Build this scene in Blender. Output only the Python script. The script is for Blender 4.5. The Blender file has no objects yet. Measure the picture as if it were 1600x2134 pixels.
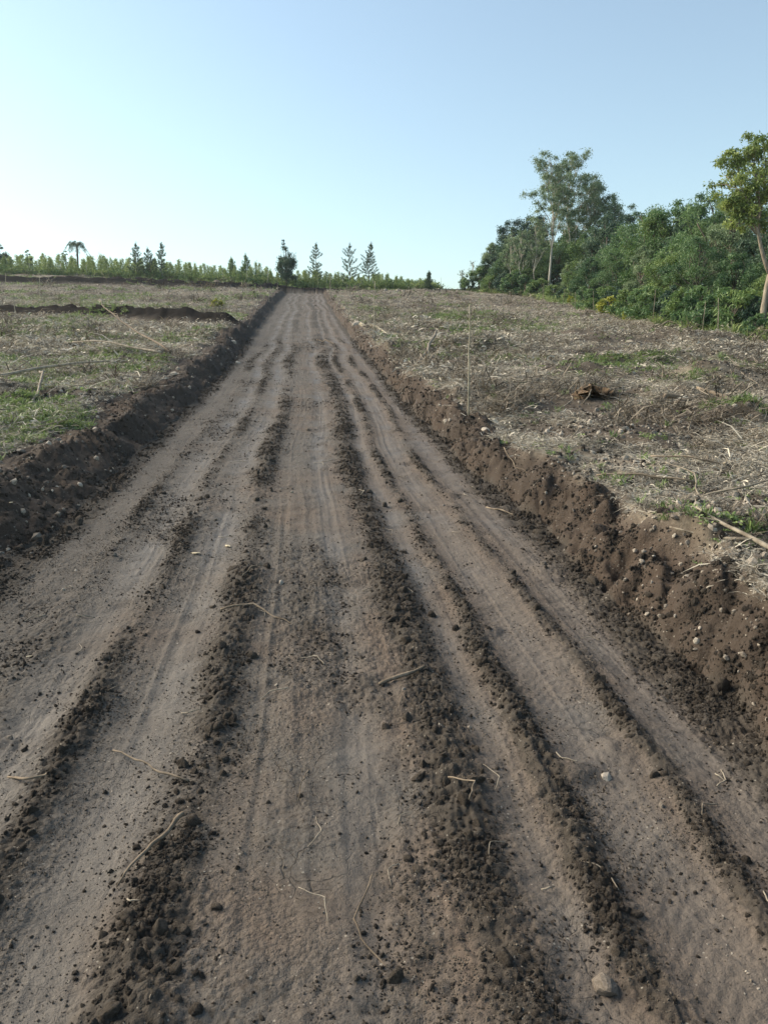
import bpy, math, random
import numpy as np
from mathutils import Vector, Matrix, Euler

R = math.radians
sc = bpy.context.scene
col = sc.collection

# ------------------------------------------------------------------ camera
CAM_Z = 1.68
cam = bpy.data.objects.new('camera', bpy.data.cameras.new('camera'))
col.objects.link(cam); sc.camera = cam
cam.data.sensor_fit = 'HORIZONTAL'; cam.data.sensor_width = 36.0; cam.data.lens = 36.0
cam.data.clip_start = 0.05; cam.data.clip_end = 8000.0
cam.location = (0, 0, CAM_Z); cam.rotation_euler = (R(90 - 11.0), 0, R(-5.67))

# ------------------------------------------------------------------ sky, sun, exposure
SUN_EL, SUN_AZ = 31.0, -64.0          # azimuth measured from +Y towards +X
w = bpy.data.worlds.new('World'); sc.world = w; w.use_nodes = True
wn = w.node_tree; bg = wn.nodes['Background']
sky = wn.nodes.new('ShaderNodeTexSky'); sky.sky_type = 'NISHITA'; sky.sun_disc = False
sky.sun_elevation = R(SUN_EL); sky.sun_rotation = R(SUN_AZ)
sky.air_density = 1.3; sky.dust_density = 0.6; sky.ozone_density = 4.0; sky.altitude = 0
hs = wn.nodes.new('ShaderNodeHueSaturation'); hs.inputs['Saturation'].default_value = 0.75
wn.links.new(sky.outputs[0], hs.inputs['Color']); wb = wn.nodes.new('ShaderNodeMix'); wb.data_type = 'RGBA'; wb.blend_type = 'MULTIPLY'; wb.inputs[0].default_value = 1.0
wb.inputs[7].default_value = (0.98, 1.03, 0.97, 1)
wn.links.new(hs.outputs[0], wb.inputs[6]); wn.links.new(wb.outputs[2], bg.inputs[0]); bg.inputs[1].default_value = 0.083
sl = bpy.data.lights.new('sun', 'SUN'); sl.energy = 3.2; sl.angle = R(48); sl.color = (1.0, 0.86, 0.67)
sun = bpy.data.objects.new('sun', sl); col.objects.link(sun)
sd = Vector((math.sin(R(SUN_AZ)) * math.cos(R(SUN_EL)), math.cos(R(SUN_AZ)) * math.cos(R(SUN_EL)), math.sin(R(SUN_EL))))
sun.rotation_euler = sd.to_track_quat('Z', 'Y').to_euler(); sun.location = (-30, 20, 30)
vs = sc.view_settings
vs.view_transform = 'Standard'; vs.look = 'None'; vs.gamma = 1.0; vs.use_curve_mapping = False
vs.exposure = 1.30
sc.cycles.max_bounces = 4; sc.cycles.diffuse_bounces = 2; sc.cycles.transmission_bounces = 2; sc.cycles.volume_bounces = 0
sc.cycles.transparent_max_bounces = 4
sc.cycles.use_adaptive_sampling = True; sc.cycles.adaptive_threshold = 0.015

#TERRAIN-BEGIN
# ------------------------------------------------------------------ noise
def _hash(ix, iy, s):
    h = (ix.astype(np.int64) * 374761393 + iy.astype(np.int64) * 668265263 + s * 974711) & 0x7fffffff
    h = ((h ^ (h >> 13)) * 1274126177) & 0x7fffffff
    h = ((h ^ (h >> 16)) * 668265263) & 0x7fffffff
    return ((h ^ (h >> 15)) & 0xffff) / 65535.0
def vnoise(x, y, s=0):
    ix = np.floor(x); iy = np.floor(y); fx = x - ix; fy = y - iy
    u = fx * fx * fx * (fx * (fx * 6 - 15) + 10); v = fy * fy * fy * (fy * (fy * 6 - 15) + 10)
    a = _hash(ix, iy, s); b = _hash(ix + 1, iy, s); c = _hash(ix, iy + 1, s); d = _hash(ix + 1, iy + 1, s)
    return (a * (1 - u) + b * u) * (1 - v) + (c * (1 - u) + d * u) * v - 0.5
def fbm(x, y, s=0, o=4):
    t = 0.0; a = 1.0
    for k in range(o):
        t = t + a * vnoise(x, y, s + k * 17); x = x * 2.03 + 3.1; y = y * 2.03 + 1.7; a *= 0.5
    return t
def lumps(x, y, s=0):
    """rounded crumbs packed side by side: 0 in the joints, 1 on the tops"""
    ix = np.floor(x); iy = np.floor(y); m = np.full(x.shape, 9.0); hh = np.zeros(x.shape)
    for dx in (-1, 0, 1):
        for dy in (-1, 0, 1):
            cx = ix + dx; cy = iy + dy
            d = (cx + _hash(cx, cy, s) - x) ** 2 + (cy + _hash(cx, cy, s + 5) - y) ** 2
            k = _hash(cx, cy, s + 9); n = d < m
            hh = np.where(n, k, hh); m = np.minimum(m, d)
    return np.clip(1 - m * 1.7, 0, 1) ** 0.6 * (0.25 + 0.75 * hh)
def sstep(a, b, x):
    t = np.clip((x - a) / (b - a), 0, 1); return t * t * (3 - 2 * t)
def gs(x, c, s): return np.exp(-((x - c) / s) ** 2)

# ------------------------------------------------------------------ terrain height
_ty = np.arange(-60, 600, 0.25)
_tz = np.interp(_ty, [-60, -20, -5, 0, 5, 9, 13, 19, 31.6, 50, 72, 84, 92, 105, 125, 170, 600],
                [-1.6, -.8, -.2, 0, .27, .54, .87, 1.41, 2.73, 4.82, 7.5, 8.85, 9.78, 10.75, 10.9, 8.5, -30])
_k = np.exp(-np.linspace(-2.4, 2.4, 21) ** 2); _k /= _k.sum()
_tz = np.convolve(np.pad(_tz, 10, 'edge'), _k, 'valid')
def prof(y): return np.interp(y, _ty, _tz)
RIDGES = [(-0.44, .115, .034, 1.0), (0.515, .125, .030, 1.0), (0.87, .065, .018, .9), (1.31, .055, .022, .8),
          (-0.98, .085, .016, .75), (-1.45, .08, .012, .6)]
ROAD_END = 84.0
def windrow_y(x): return 29.6 + 0.58 * np.maximum(-x, 0)
def crest_y(x): return np.interp(x, [-70, -26, -7, -2.6, 2.4, 8, 22], [71.5, 74, 77, 84.6, 84.8, 83, 78])
MOUNDS = [(-29, 79.5, 1.1, .6), (-22.5, 80.5, 2.2, .45), (-19.5, 81.5, 1.6, .4), (-6.0, 90.0, 3.0, .55), (-9.0, 83, 1.4, .7),
          (-3.6, 59.0, 1.5, .35), (-2.9, 27.5, .8, .22), (-3.3, 25.5, .7, .2), (-12, 21, 1.6, .25), (-7.6, 14.5, 1.0, .22), (-5.0, 12.2, .8, .2),
          (4.9, 22.0, 1.3, .3), (7.4, 13.9, 1.1, .26), (9.6, 13.2, 1.2, .24), (8.4, 10.2, 1.3, .2), (5.6, 9.3, .9, .16), (10.6, 10.6, 1.0, .25),
          (12.5, 16.5, 1.4, .3), (8.8, 19, 1.5, .28), (13, 25, 1.8, .3), (10.5, 28, 1.6, .3), (5.4, 7.3, .7, .12), (15.5, 78, 2.0, .25), (11.5, 80, 1.5, .25)]
def meander(y):
    far = sstep(5, 30, y)
    return (.03 + .13 * far) * 2 * vnoise(y * .23, y * 0 + 2, 27) + .02 * vnoise(y * 1.3, y * 0, 28) + .10 * far * np.sin(y * .21 + 1)
def terrain(x, y, detail=True, fine=False):
    """height and material masks: soil (fresh dark earth), crumb, smooth (rolled flat), green"""
    x = np.asarray(x, float); y = np.asarray(y, float)
    z = prof(y)
    # edges of the graded road
    bl = -2.03 + 0.10 * fbm(y * .55, y * 0 + 3.3, 11, 3) - .10 * sstep(20, 40, y) + .12 * sstep(60, 80, y)
    br = 1.83 + 0.09 * fbm(y * .6, y * 0 + 9.1, 12, 3) - .08 * sstep(20, 40, y) + .10 * sstep(55, 80, y)
    jag = 0.17 * fbm(x * 2.1, y * 1.6, 13, 4)
    wl = 0.42 + .22 * (1 - sstep(5, 10, y)) + 0.22 * fbm(y * .8, y * 0, 14, 2)
    wr = 0.30 + .02 * sstep(8, 3, y) + 0.20 * fbm(y * .7, y * 0 + 5, 15, 2)
    end = sstep(ROAD_END, ROAD_END + .5, y + 0.5 * fbm(x * 1.3, y * .1, 16, 2))
    tl = np.clip((bl + jag - x) / wl, 0, 1); tr = np.clip((x - br - jag) / wr, 0, 1)
    sl_, sr_ = np.maximum(tl ** .85, end), np.maximum(tr ** .75, end)
    up = np.where(x < 0, sl_, sr_)
    left = np.clip(-x - 2, 0, 45)
    tilt = 1.38 * (1 - np.exp(-left / 19)) * (.12 + .88 * sstep(52, 92, y))
    hl = 0.31 + .14 * fbm(y * .6, y * 0, 18, 2); hr = 0.29 + .16 * fbm(y * .5, y * 0, 19, 2)
    z = z + up * np.where(x < 0, hl, hr) + tilt
    lip = .06 * gs(x, bl - wl - .02, .26) * (x < 0) + .03 * gs(x, br + wr + .12, .22) * (x > 0)
    z = z + lip * (1 - end)
    fj = .35 * fbm(x * 1.7, y * 1.2, 17, 3)
    field = np.where(x < 0, sstep(.2, .7, (bl - wl - x + fj)), sstep(-.02, .20, (x - br - wr + .6 * fj)))
    field = np.maximum(field, end * sstep(ROAD_END + .6, ROAD_END + 2, y))
    bank = sstep(.01, .16, up + .12 * vnoise(x * 5, y * 5, 29)) * (1 - field)
    # windrows of graded soil
    wy = windrow_y(x); d1 = (y - wy)
    w1 = gs(d1, 0.9 + .12 * vnoise(x * .6, x * 0, 20), .62) * sstep(-2.3, -3.4, x)
    d2 = y - crest_y(x)
    w2 = gs(d2, .6, 1.0) * (sstep(24, 16, x)) * (1 - .55 * sstep(-3, 0, x)) * (1 - .45 * sstep(2.5, 6, x))
    z = z + w1 * (.44 + .06 * fbm(x * 1.1, y * 1.1, 21, 3)) + w2 * (.52 + .08 * fbm(x * .9, y * .9, 22, 3))
    md = np.zeros_like(z)
    for (mx, my, mr, mh) in MOUNDS:
        g = np.exp(-((x - mx) ** 2 + (y - my) ** 2) / (mr * mr) * 1.6)
        z = z + mh * g * (1 + .6 * fbm(x * 1.9, y * 1.9, 23, 2)); md = np.maximum(md, g)
    soil = np.clip(np.maximum(np.maximum(bank, w1 * 1.5), w2 * 1.5 * sstep(14, 2, x)), 0, 1)
    soil = np.maximum(soil, field * .72 * sstep(.04, .34, fbm(x * .55, y * .42, 24, 4) + .12 * md))
    grn = field * sstep(.08, .42, fbm(x * .33 + 3, y * .24, 25, 4) + .15 * (x < 0)) * (.34 + .2 * (x < 0))
    for (gx, gy, rx, ry, a) in GREEN:
        grn = np.maximum(grn, a * np.exp(-((x - gx) / rx) ** 2 - ((y - gy) / ry) ** 2) * (1.3 + .9 * fbm(x * 1.2, y * 1.2, 26, 2)) * field)
    # wheel tracks and ridges of loose soil
    far = sstep(5, 30, y)
    xm = x + meander(y)
    rd = (1 - np.clip(up * 3, 0, 1)) * (1 - end)
    crumb = np.zeros_like(z)
    for i, (rc, rs, rh, rk) in enumerate(RIDGES):
        n = fbm(x * 1.5, y * 1.6, 30 + i, 3)
        am = np.clip(.80 + 1.0 * vnoise(y * .7, y * 0 + i, 40 + i) + .7 * n, 0.05, 1.4) * (1 - .35 * far)
        sp = rs * (1 + .9 * far) * (1 + .35 * vnoise(y * 1.9, y * 0 + i, 50 + i))
        g = gs(xm + .05 * n, rc, sp); z = z + rd * rh * g * am * (1 - .80 * far); crumb = np.maximum(crumb, g * am * rk)
    patch = fbm(x * 1.7, y * .8, 61, 4)
    crumb = np.maximum(crumb, .46 * sstep(-.20, .60, patch) * (gs(xm, 0.02, .42) * .9 + gs(xm, -1.25, .4) * .8 + .22) * (1 - .25 * far))
    crumb = np.maximum(crumb, .9 * sstep(.35, 0.02, np.minimum(np.abs(x - bl), np.abs(x - br))))
    crumb = np.clip(crumb * rd, 0, 1)
    track = sum(gs(xm, c, s_) for c, s_ in ((-.70, .13), (.70, .09), (1.09, .13), (1.56, .15), (.16, .10), (-1.2, .12)))
    z = z - rd * .010 * track * (1 - .5 * far)
    z = z + rd * .022 * fbm(xm * 1.3, y * .25, 62, 3)
    smooth = np.clip(track * 1.2 * (1 - crumb), 0, 1) * rd
    if detail:
        near = sstep(7.5, 4.5, y)
        # tread prints: lug blocks pressed into the rolled strips, and blade marks on the bank face
        for (tc, tw, wl_, sl_a, sd_) in ((-.70, .15, .064, 6.0, 1), (.12, .13, .052, 0.0, 2), (.71, .11, .058, -5.0, 3), (1.09, .14, .064, 5.0, 4), (1.56, .16, .07, -4.0, 5), (-1.2, .14, .058, 4.0, 6)):
            lug = np.tanh(2.5 * np.sin(y * 2 * np.pi / wl_ + sl_a * np.abs(xm - tc) * 6 + 1.5 * vnoise(x * 2, y * .9, 67 + sd_))) * np.tanh(3 * np.cos((xm - tc) * 2 * np.pi / .075))
            z = z + rd * near * .0019 * gs(xm, tc, tw) ** .7 * (1 - crumb) * sstep(-.15, .15, fbm(x * .9, y * .6, 163 + sd_, 2)) * lug
        bm_ = bank * (x < 0) * sstep(6.5, 9, y) * sstep(22, 15, y)
        z = z + bm_ * .022 * np.sin((y + 1.3 * x) * 2 * np.pi / .21 + 2 * vnoise(x, y * .8, 68)) * sstep(-.25, .2, fbm(x * .8, y * .5, 69, 2))
        st = np.abs(vnoise(xm * 15, y * .30, 64)) * 2 + np.abs(vnoise(xm * 34, y * .5, 66))
        z = z - rd * .006 * (1 - crumb * .7) * (st - .5) * sstep(-.35, .25, fbm(xm * 2.0, y * .22, 65, 2))
        L1 = lumps(x * 17, y * 17, 70); L2 = lumps(x * 38 + 3, y * 38, 71)
        L0 = lumps(x * 8, y * 8, 72)
        c2 = np.maximum(crumb, bank)
        z = z + (.020 * L0 + .016 * L1 + .010 * L2) * c2 * (.65 + .8 * (vnoise(x * 3, y * 3, 73) + .5)) - .016 * c2
        z = z + bank * np.where(x < 0, .65, 1.45) * (.13 * fbm(x * 3.1, y * 2.6, 74, 4) + (.060 * lumps(x * 4.5, y * 4.5, 75) + .03 * L0) * (1 - .7 * bm_) - .05)
        z = z + rd * (.009 * fbm(x * 9, y * 9, 76, 4) + (.0045 * L1 + .005 * L2) * (1 - .75 * smooth) * (.3 + sstep(-.4, .5, patch)))
        z = z + field * (.15 * fbm(x * .8, y * .8, 77, 3) + .15 * lumps(x * 2.2, y * 2.2, 78) * np.clip(.15 + 1.6 * (fbm(x * .5, y * .5, 79, 2) + .25), 0, 1.2)
                         + .035 * L0 + .025 * fbm(x * 7, y * 7, 80, 3))
        wd = np.clip(w1 + w2, 0, 1)
        z = z + wd * (.05 * lumps(x * 3.0, y * 3.0, 81) + .07 * fbm(x * 4, y * 4, 82, 3))
    if fine:
        L3 = lumps(x * 72 + 1, y * 72, 83); L4 = lumps(x * 125, y * 125 + 2, 84)
        g = (.08 + 1.1 * sstep(-.12, .5, fbm(x * 3.5, y * 2.2, 85, 4))) * (1 - .8 * smooth)
        z = z + rd * ((.0052 * L3 + .0030 * L4) * g + .006 * L3 * crumb)
    wind = np.clip(w1 * 4 + w2 * 4 * sstep(14, 2, x), 0, 1)
    field = field * (1 - sstep(.25, .6, wind)); soil = np.maximum(soil, sstep(.2, .55, wind))
    return z, soil, crumb, smooth, grn, field, wind
GREEN = [(-3.3, 9.4, 1.0, 1.2, .95), (-4.3, 10.4, 1.1, 1.0, .85), (-3.5, 37.8, 1.9, 2.6, 1.0), (-5.4, 38.6, 1.6, 2.4, .9), (-9.5, 29.4, .9, .8, .8),
         (-3.4, 16.8, .9, .8, .6), (-30, 84, 3.0, 2.0, .9), (7.0, 38.5, 1.8, 3.0, .8), (8.8, 41, 2.0, 3.4, .6), (8.7, 31, 1.7, 2.2, .95), (6.7, 30.4, 1.3, 1.6, .95),
         (7.5, 18.1, .9, .8, .9), (8.2, 18, .7, .7, .7), (6.8, 13.3, .5, .45, .9), (5.6, 9.6, .35, .3, .9), (3.8, 46, 1.2, 3.6, .6), (4.8, 19.3, .6, .9, .5),
         (10.3, 17.5, 1.1, .8, .7), (2.6, 4.4, .4, .2, .25), (3.2, 86, 4, 2, .6), (9.5, 85.5, 5, 2.5, .6), (-14, 52, 3, 5, .4)]
#TERRAIN-END
# ------------------------------------------------------------------ helpers
rng = np.random.default_rng(7)
def mesh_np(name, V, F, smooth=False, mats=()):
    """V (n,3); F (m,3) or (m,4) or a list of such arrays"""
    me = bpy.data.meshes.new(name)
    Fs = F if isinstance(F, list) else [F]
    Fs = [np.asarray(f, np.int32) for f in Fs if len(f)]
    loops = np.concatenate([f.ravel() for f in Fs]); cnt = np.concatenate([np.full(len(f), f.shape[1], np.int32) for f in Fs])
    me.vertices.add(len(V)); me.vertices.foreach_set('co', np.asarray(V, np.float32).ravel())
    me.loops.add(len(loops)); me.loops.foreach_set('vertex_index', loops)
    me.polygons.add(len(cnt)); me.polygons.foreach_set('loop_start', np.concatenate([[0], np.cumsum(cnt)[:-1]]).astype(np.int32))
    me.polygons.foreach_set('use_smooth', np.full(len(cnt), smooth))
    for m in mats: me.materials.append(m)
    me.update(); me.validate()
    return me
def color_attr(me, name, C):
    a = me.attributes.new(name, 'FLOAT_COLOR', 'POINT')
    C = np.asarray(C, np.float32)
    if C.shape[1] == 3: C = np.concatenate([C, np.ones((len(C), 1), np.float32)], 1)
    a.data.foreach_set('color', C.ravel())
def link(name, me, parent=None, loc=None, label=None, cat=None, group=None, kind=None, rot=None, scale=None):
    o = bpy.data.objects.new(name, me); col.objects.link(o)
    if parent: o.parent = parent
    if loc is not None: o.location = loc
    if rot is not None: o.rotation_euler = rot
    if scale is not None: o.scale = scale if hasattr(scale, '__len__') else (scale,) * 3
    for k, v in (('label', label), ('category', cat), ('group', group), ('kind', kind)):
        if v: o[k] = v
    return o
class MB:
    """collects verts, faces and a per-vertex tint"""
    def __init__(s): s.V = []; s.Q = []; s.T = []; s.C = []; s.n = 0
    def add(s, V, Q=None, T=None, tint=0.5):
        V = np.asarray(V, float); s.V.append(V)
        if Q is not None and len(Q): s.Q.append(np.asarray(Q) + s.n)
        if T is not None and len(T): s.T.append(np.asarray(T) + s.n)
        t = np.full(len(V), tint) if np.isscalar(tint) else np.asarray(tint); s.C.append(t); s.n += len(V)
    def tube(s, pts, rad, sides=6, tint=0.5, rough=0.0, rg=rng, cap=True):
        pts = np.asarray(pts, float); n = len(pts); rad = np.broadcast_to(np.asarray(rad, float), (n,))
        T = np.gradient(pts, axis=0); T /= np.linalg.norm(T, axis=1)[:, None] + 1e-9
        ref = np.array([0, 0, 1.0]) if abs(T[0][2]) < .8 else np.array([1.0, 0, 0])
        A = np.cross(T, ref); A /= np.linalg.norm(A, axis=1)[:, None] + 1e-9; B = np.cross(T, A)
        th = np.linspace(0, 2 * np.pi, sides, endpoint=False)
        rr = rad[:, None] * (1 + rough * rg.uniform(-1, 1, (n, sides)))
        V = pts[:, None, :] + rr[..., None] * (np.cos(th)[None, :, None] * A[:, None, :] + np.sin(th)[None, :, None] * B[:, None, :])
        i = np.arange(n - 1)[:, None] * sides; j = np.arange(sides)[None, :]; k = (j + 1) % sides
        Q = np.stack([i + j, i + k, i + sides + k, i + sides + j], -1).reshape(-1, 4)
        V = V.reshape(-1, 3); Tr = None
        if cap:
            V = np.concatenate([V, pts[:1], pts[-1:]]); c0 = n * sides; e = (n - 1) * sides; jj = np.arange(sides); kk = (jj + 1) % sides
            Tr = np.concatenate([np.stack([kk, jj, np.full(sides, c0)], 1), np.stack([e + jj, e + kk, np.full(sides, c0 + 1)], 1)])
        s.add(V, Q, Tr, tint)
    def leaves(s, P, D, L, W, tint, rg=rng):
        """pointed leaf-shaped faces at P, pointing along D"""
        n = len(P); D = D / (np.linalg.norm(D, axis=1)[:, None] + 1e-9)
        r = rg.normal(size=(n, 3)); S = np.cross(D, r); S /= np.linalg.norm(S, axis=1)[:, None] + 1e-9
        L = np.broadcast_to(L, (n,))[:, None]; W = np.broadcast_to(W, (n,))[:, None]
        N = np.cross(D, S)
        V = np.stack([P - D * L * .5, P + S * W * .5 + N * W * .12, P + D * L * .5, P - S * W * .5 + N * W * .12], 1).reshape(-1, 3)
        Q = np.arange(n * 4).reshape(n, 4)
        s.add(V, Q, None, np.repeat(np.broadcast_to(tint, (n,)), 4))
    def mesh(s, name, mat, smooth=False):
        me = mesh_np(name, np.concatenate(s.V), [np.concatenate(q) for q in (s.Q, s.T) if q], smooth, [mat])
        a = me.attributes.new('tint', 'FLOAT', 'POINT'); a.data.foreach_set('value', np.concatenate(s.C).astype(np.float32))
        return me

# ------------------------------------------------------------------ materials
class NT:
    def __init__(s, name):
        s.m = bpy.data.materials.new(name); s.m.use_nodes = True; s.t = s.m.node_tree
        s.b = s.t.nodes['Principled BSDF']; s.out = s.t.nodes['Material Output']
    def n(s, typ, **kw):
        d = s.t.nodes.new(typ)
        for k, v in kw.items(): setattr(d, k, v)
        return d
    def put(s, sock, v):
        if hasattr(v, 'node'): s.t.links.new(v, sock)
        else: sock.default_value = v
    def mix(s, f, a, b, mode='MIX'):
        d = s.n('ShaderNodeMix', data_type='RGBA', blend_type=mode)
        s.put(d.inputs[0], f)
        s.put(d.inputs[6], a if hasattr(a, 'node') or len(a) == 4 else (*a, 1)); s.put(d.inputs[7], b if hasattr(b, 'node') or len(b) == 4 else (*b, 1))
        return d.outputs[2]
    def math(s, op, a, b=0.0, c=0.0):
        d = s.n('ShaderNodeMath', operation=op); s.put(d.inputs[0], a); s.put(d.inputs[1], b); s.put(d.inputs[2], c); return d.outputs[0]
    def ramp(s, v, a, b):
        d = s.n('ShaderNodeMapRange', interpolation_type='SMOOTHSTEP'); s.put(d.inputs[0], v); d.inputs[1].default_value = a; d.inputs[2].default_value = b
        return d.outputs[0]
    def noise(s, scale, detail=4, rough=.55, co=None, dim='3D'):
        d = s.n('ShaderNodeTexNoise'); d.inputs['Scale'].default_value = scale; d.inputs['Detail'].default_value = detail; d.inputs['Roughness'].default_value = rough
        if co is not None: s.t.links.new(co, d.inputs['Vector'])
        return d.outputs[0]
    def noise_col(s, scale, co):
        d = s.n('ShaderNodeTexNoise'); d.inputs['Scale'].default_value = scale; s.t.links.new(co, d.inputs['Vector']); return d.outputs[1]
    def attr(s, name):
        return s.n('ShaderNodeAttribute', attribute_name=name)
    def rnd(s): return s.n('ShaderNodeObjectInfo').outputs['Random']
    def bump(s, h, strength, dist, nrm=None):
        d = s.n('ShaderNodeBump'); d.inputs['Strength'].default_value = strength; d.inputs['Distance'].default_value = dist
        s.put(d.inputs['Height'], h)
        if nrm is not None: s.t.links.new(nrm, d.inputs['Normal'])
        return d.outputs[0]
    def done(s, color, rough=.9, spec=.2, nrm=None):
        s.put(s.b.inputs['Base Color'], color if hasattr(color, 'node') or len(color) == 4 else (*color, 1)); s.put(s.b.inputs['Roughness'], rough)
        s.put(s.b.inputs['Specular IOR Level'], spec)
        if nrm is not None: s.t.links.new(nrm, s.b.inputs['Normal'])
        return s.m

def soil_material():
    t = NT('soil'); co = t.n('ShaderNodeNewGeometry').outputs['Position']
    sep = t.n('ShaderNodeSeparateColor'); t.t.links.new(t.attr('mask').outputs['Color'], sep.inputs[0]); soil, crumb, smooth = sep.outputs
    sep2 = t.n('ShaderNodeSeparateColor'); t.t.links.new(t.attr('mask2').outputs['Color'], sep2.inputs[0]); green, field, wind = sep2.outputs
    n1 = t.noise(1.1, 6, .6, co); n2 = t.noise(9, 6, .65, co); n3 = t.noise(55, 5, .65, co); n4 = t.noise(230, 3, .6, co)
    st = t.n('ShaderNodeMapping'); t.t.links.new(co, st.inputs[0]); st.inputs['Scale'].default_value = (7, .8, 1)
    ns = t.noise(1.0, 4, .6, st.outputs[0])
    sx = t.n('ShaderNodeSeparateXYZ'); t.t.links.new(co, sx.inputs[0])
    road = t.mix(t.ramp(t.math('SUBTRACT', n1, t.math('MULTIPLY', t.math('SUBTRACT', sx.outputs[0], .2), .11)), .38, .62), SOIL['road_brown'], SOIL['road_grey'])
    road = t.mix(t.math('MULTIPLY', t.ramp(ns, .35, .7), .35), road, SOIL['road_light'])
    road = t.mix(t.math('MULTIPLY', smooth, .55), road, SOIL['road_light'])
    road = t.mix(t.math('MULTIPLY', t.ramp(n3, .48, .66), t.math('SUBTRACT', .75, t.math('MULTIPLY', smooth, .5))), road, SOIL['road_dark'])
    road = t.mix(t.math('MULTIPLY', t.ramp(n4, .54, .66), .45), road, SOIL['road_dark'])
    ck = t.n('ShaderNodeTexVoronoi', feature='DISTANCE_TO_EDGE'); ck.inputs['Scale'].default_value = 11
    t.t.links.new(t.mix(.13, co, t.noise_col(9, co)), ck.inputs['Vector'])
    crack = t.math('MULTIPLY', t.math('SUBTRACT', 1.0, t.ramp(ck.outputs['Distance'], .0, .035)), t.ramp(t.noise(2.3, 3, .6, co), .50, .66))
    road = t.mix(t.math('MULTIPLY', crack, .75), road, SOIL['crumb'])
    cr2 = t.ramp(t.math('ADD', crumb, t.math('MULTIPLY', t.math('SUBTRACT', t.math('ADD', n2, n3), 1.0), .9)), .12, .62)
    road = t.mix(t.math('MULTIPLY', cr2, .9), road, SOIL['crumb'])
    fld = t.mix(t.ramp(n2, .36, .64), SOIL['field_dark'], SOIL['field_light'])
    fld = t.mix(t.math('MULTIPLY', t.ramp(n1, .45, .7), .45), fld, SOIL['field_red'])
    fld = t.mix(t.math('MULTIPLY', t.ramp(n3, .45, .65), .6), fld, SOIL['field_dark'])
    fld = t.mix(t.math('MULTIPLY', green, .55), fld, (.07, .11, .03))
    c = t.mix(field, road, fld)
    sc_ = t.mix(t.ramp(n1, .4, .62), SOIL['bank_a'], SOIL['bank_b'])
    sc_ = t.mix(t.math('MULTIPLY', t.ramp(n3, .5, .75), .5), sc_, SOIL['bank_c'])
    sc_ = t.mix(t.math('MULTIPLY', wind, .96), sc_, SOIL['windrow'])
    c = t.mix(soil, c, sc_)
    # small pale bits of stone and root in the soil
    v = t.n('ShaderNodeTexVoronoi'); v.inputs['Scale'].default_value = 48; t.t.links.new(co, v.inputs['Vector'])
    sp = t.math('LESS_THAN', v.outputs['Distance'], t.math('MULTIPLY', t.ramp(t.noise(13, 2, .5, co), .42, .75), .23))
    c = t.mix(t.math('MULTIPLY', sp, t.math('MULTIPLY', t.math('SUBTRACT', 1.0, wind), .7)), c, (.32, .29, .24))
    c = t.mix(.22, c, t.mix(n4, (.02, .02, .02), (.5, .5, .5)), 'OVERLAY')
    def cells(scl):
        q = t.n('ShaderNodeTexVoronoi', feature='F1'); q.inputs['Scale'].default_value = scl
        t.t.links.new(co, q.inputs['Vector']); return q.outputs['Distance']
    h = t.math('ADD', t.math('MULTIPLY', n3, .8), t.math('MULTIPLY', n4, .35))
    nr = t.bump(h, .55, .016); nr = t.bump(n2, .35, .03, nr)
    cb_ = t.math('SUBTRACT', 1.1, t.math('MULTIPLY', smooth, .7))
    hc = t.math('MULTIPLY', t.math('MULTIPLY', t.math('ADD', cells(70), t.math('MULTIPLY', cells(170), .45)), cb_), t.ramp(t.noise(3.4, 3, .6, co), .38, .62))
    d = t.n('ShaderNodeBump', invert=True); d.inputs['Strength'].default_value = .55; d.inputs['Distance'].default_value = .008; t.put(d.inputs['Height'], t.math('ADD', hc, t.math('MULTIPLY', crack, .8))); t.t.links.new(nr, d.inputs['Normal']); nr = d.outputs[0]
    rough = t.math('SUBTRACT', .95, t.math('MULTIPLY', t.math('MULTIPLY', smooth, t.ramp(n1, .3, .7)), .38))
    return t.done(c, rough, t.math('SUBTRACT', .3, t.math('MULTIPLY', wind, .28)), nr)
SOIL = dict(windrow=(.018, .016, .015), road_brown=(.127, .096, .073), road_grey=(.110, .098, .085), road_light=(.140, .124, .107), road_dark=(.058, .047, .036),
            crumb=(.050, .042, .033), field_dark=(.090, .076, .058), field_light=(.29, .252, .190), field_red=(.25, .190, .142),
            bank_a=(.047, .035, .026), bank_b=(.060, .043, .031), bank_c=(.108, .084, .063))
M_SOIL = soil_material()
def simple(name, a, b, scale=8, rough=.9, spec=.2, bump=.4, bd=.01, stretch=None, rnd=.5):
    """two-tone mottled material, varied from object to object"""
    t = NT(name); co = t.n('ShaderNodeTexCoord').outputs['Object']
    if stretch:
        mp = t.n('ShaderNodeMapping'); t.t.links.new(co, mp.inputs[0]); mp.inputs['Scale'].default_value = stretch; co = mp.outputs[0]
    n = t.noise(scale, 5, .6, co)
    f = t.math('ADD', t.ramp(n, .3, .7), t.math('MULTIPLY', t.math('SUBTRACT', t.rnd(), .5), rnd))
    d = t.n('ShaderNodeClamp'); t.t.links.new(f, d.inputs[0])
    return t.done(t.mix(d.outputs[0], a, b), rough, spec, t.bump(t.noise(scale * 4, 4, .6, co), bump, bd))
M_CLOD = simple('clod', (.046, .038, .031), (.110, .092, .074), 5, .95, .15, .8, .05, rnd=.7)
M_STONE = simple('pale_stone', (.26, .22, .175), (.44, .39, .32), 6, .85, .3, .5, .01, rnd=.8)
M_EARTHY = simple('earthy_stone', (.11, .092, .075), (.24, .21, .175), 6, .9, .2, .5, .01, rnd=.8)
M_WOOD = simple('dry_wood', (.15, .125, .095), (.33, .29, .225), 5, .85, .2, .4, .004, (3, 3, .6), rnd=.6)
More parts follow.
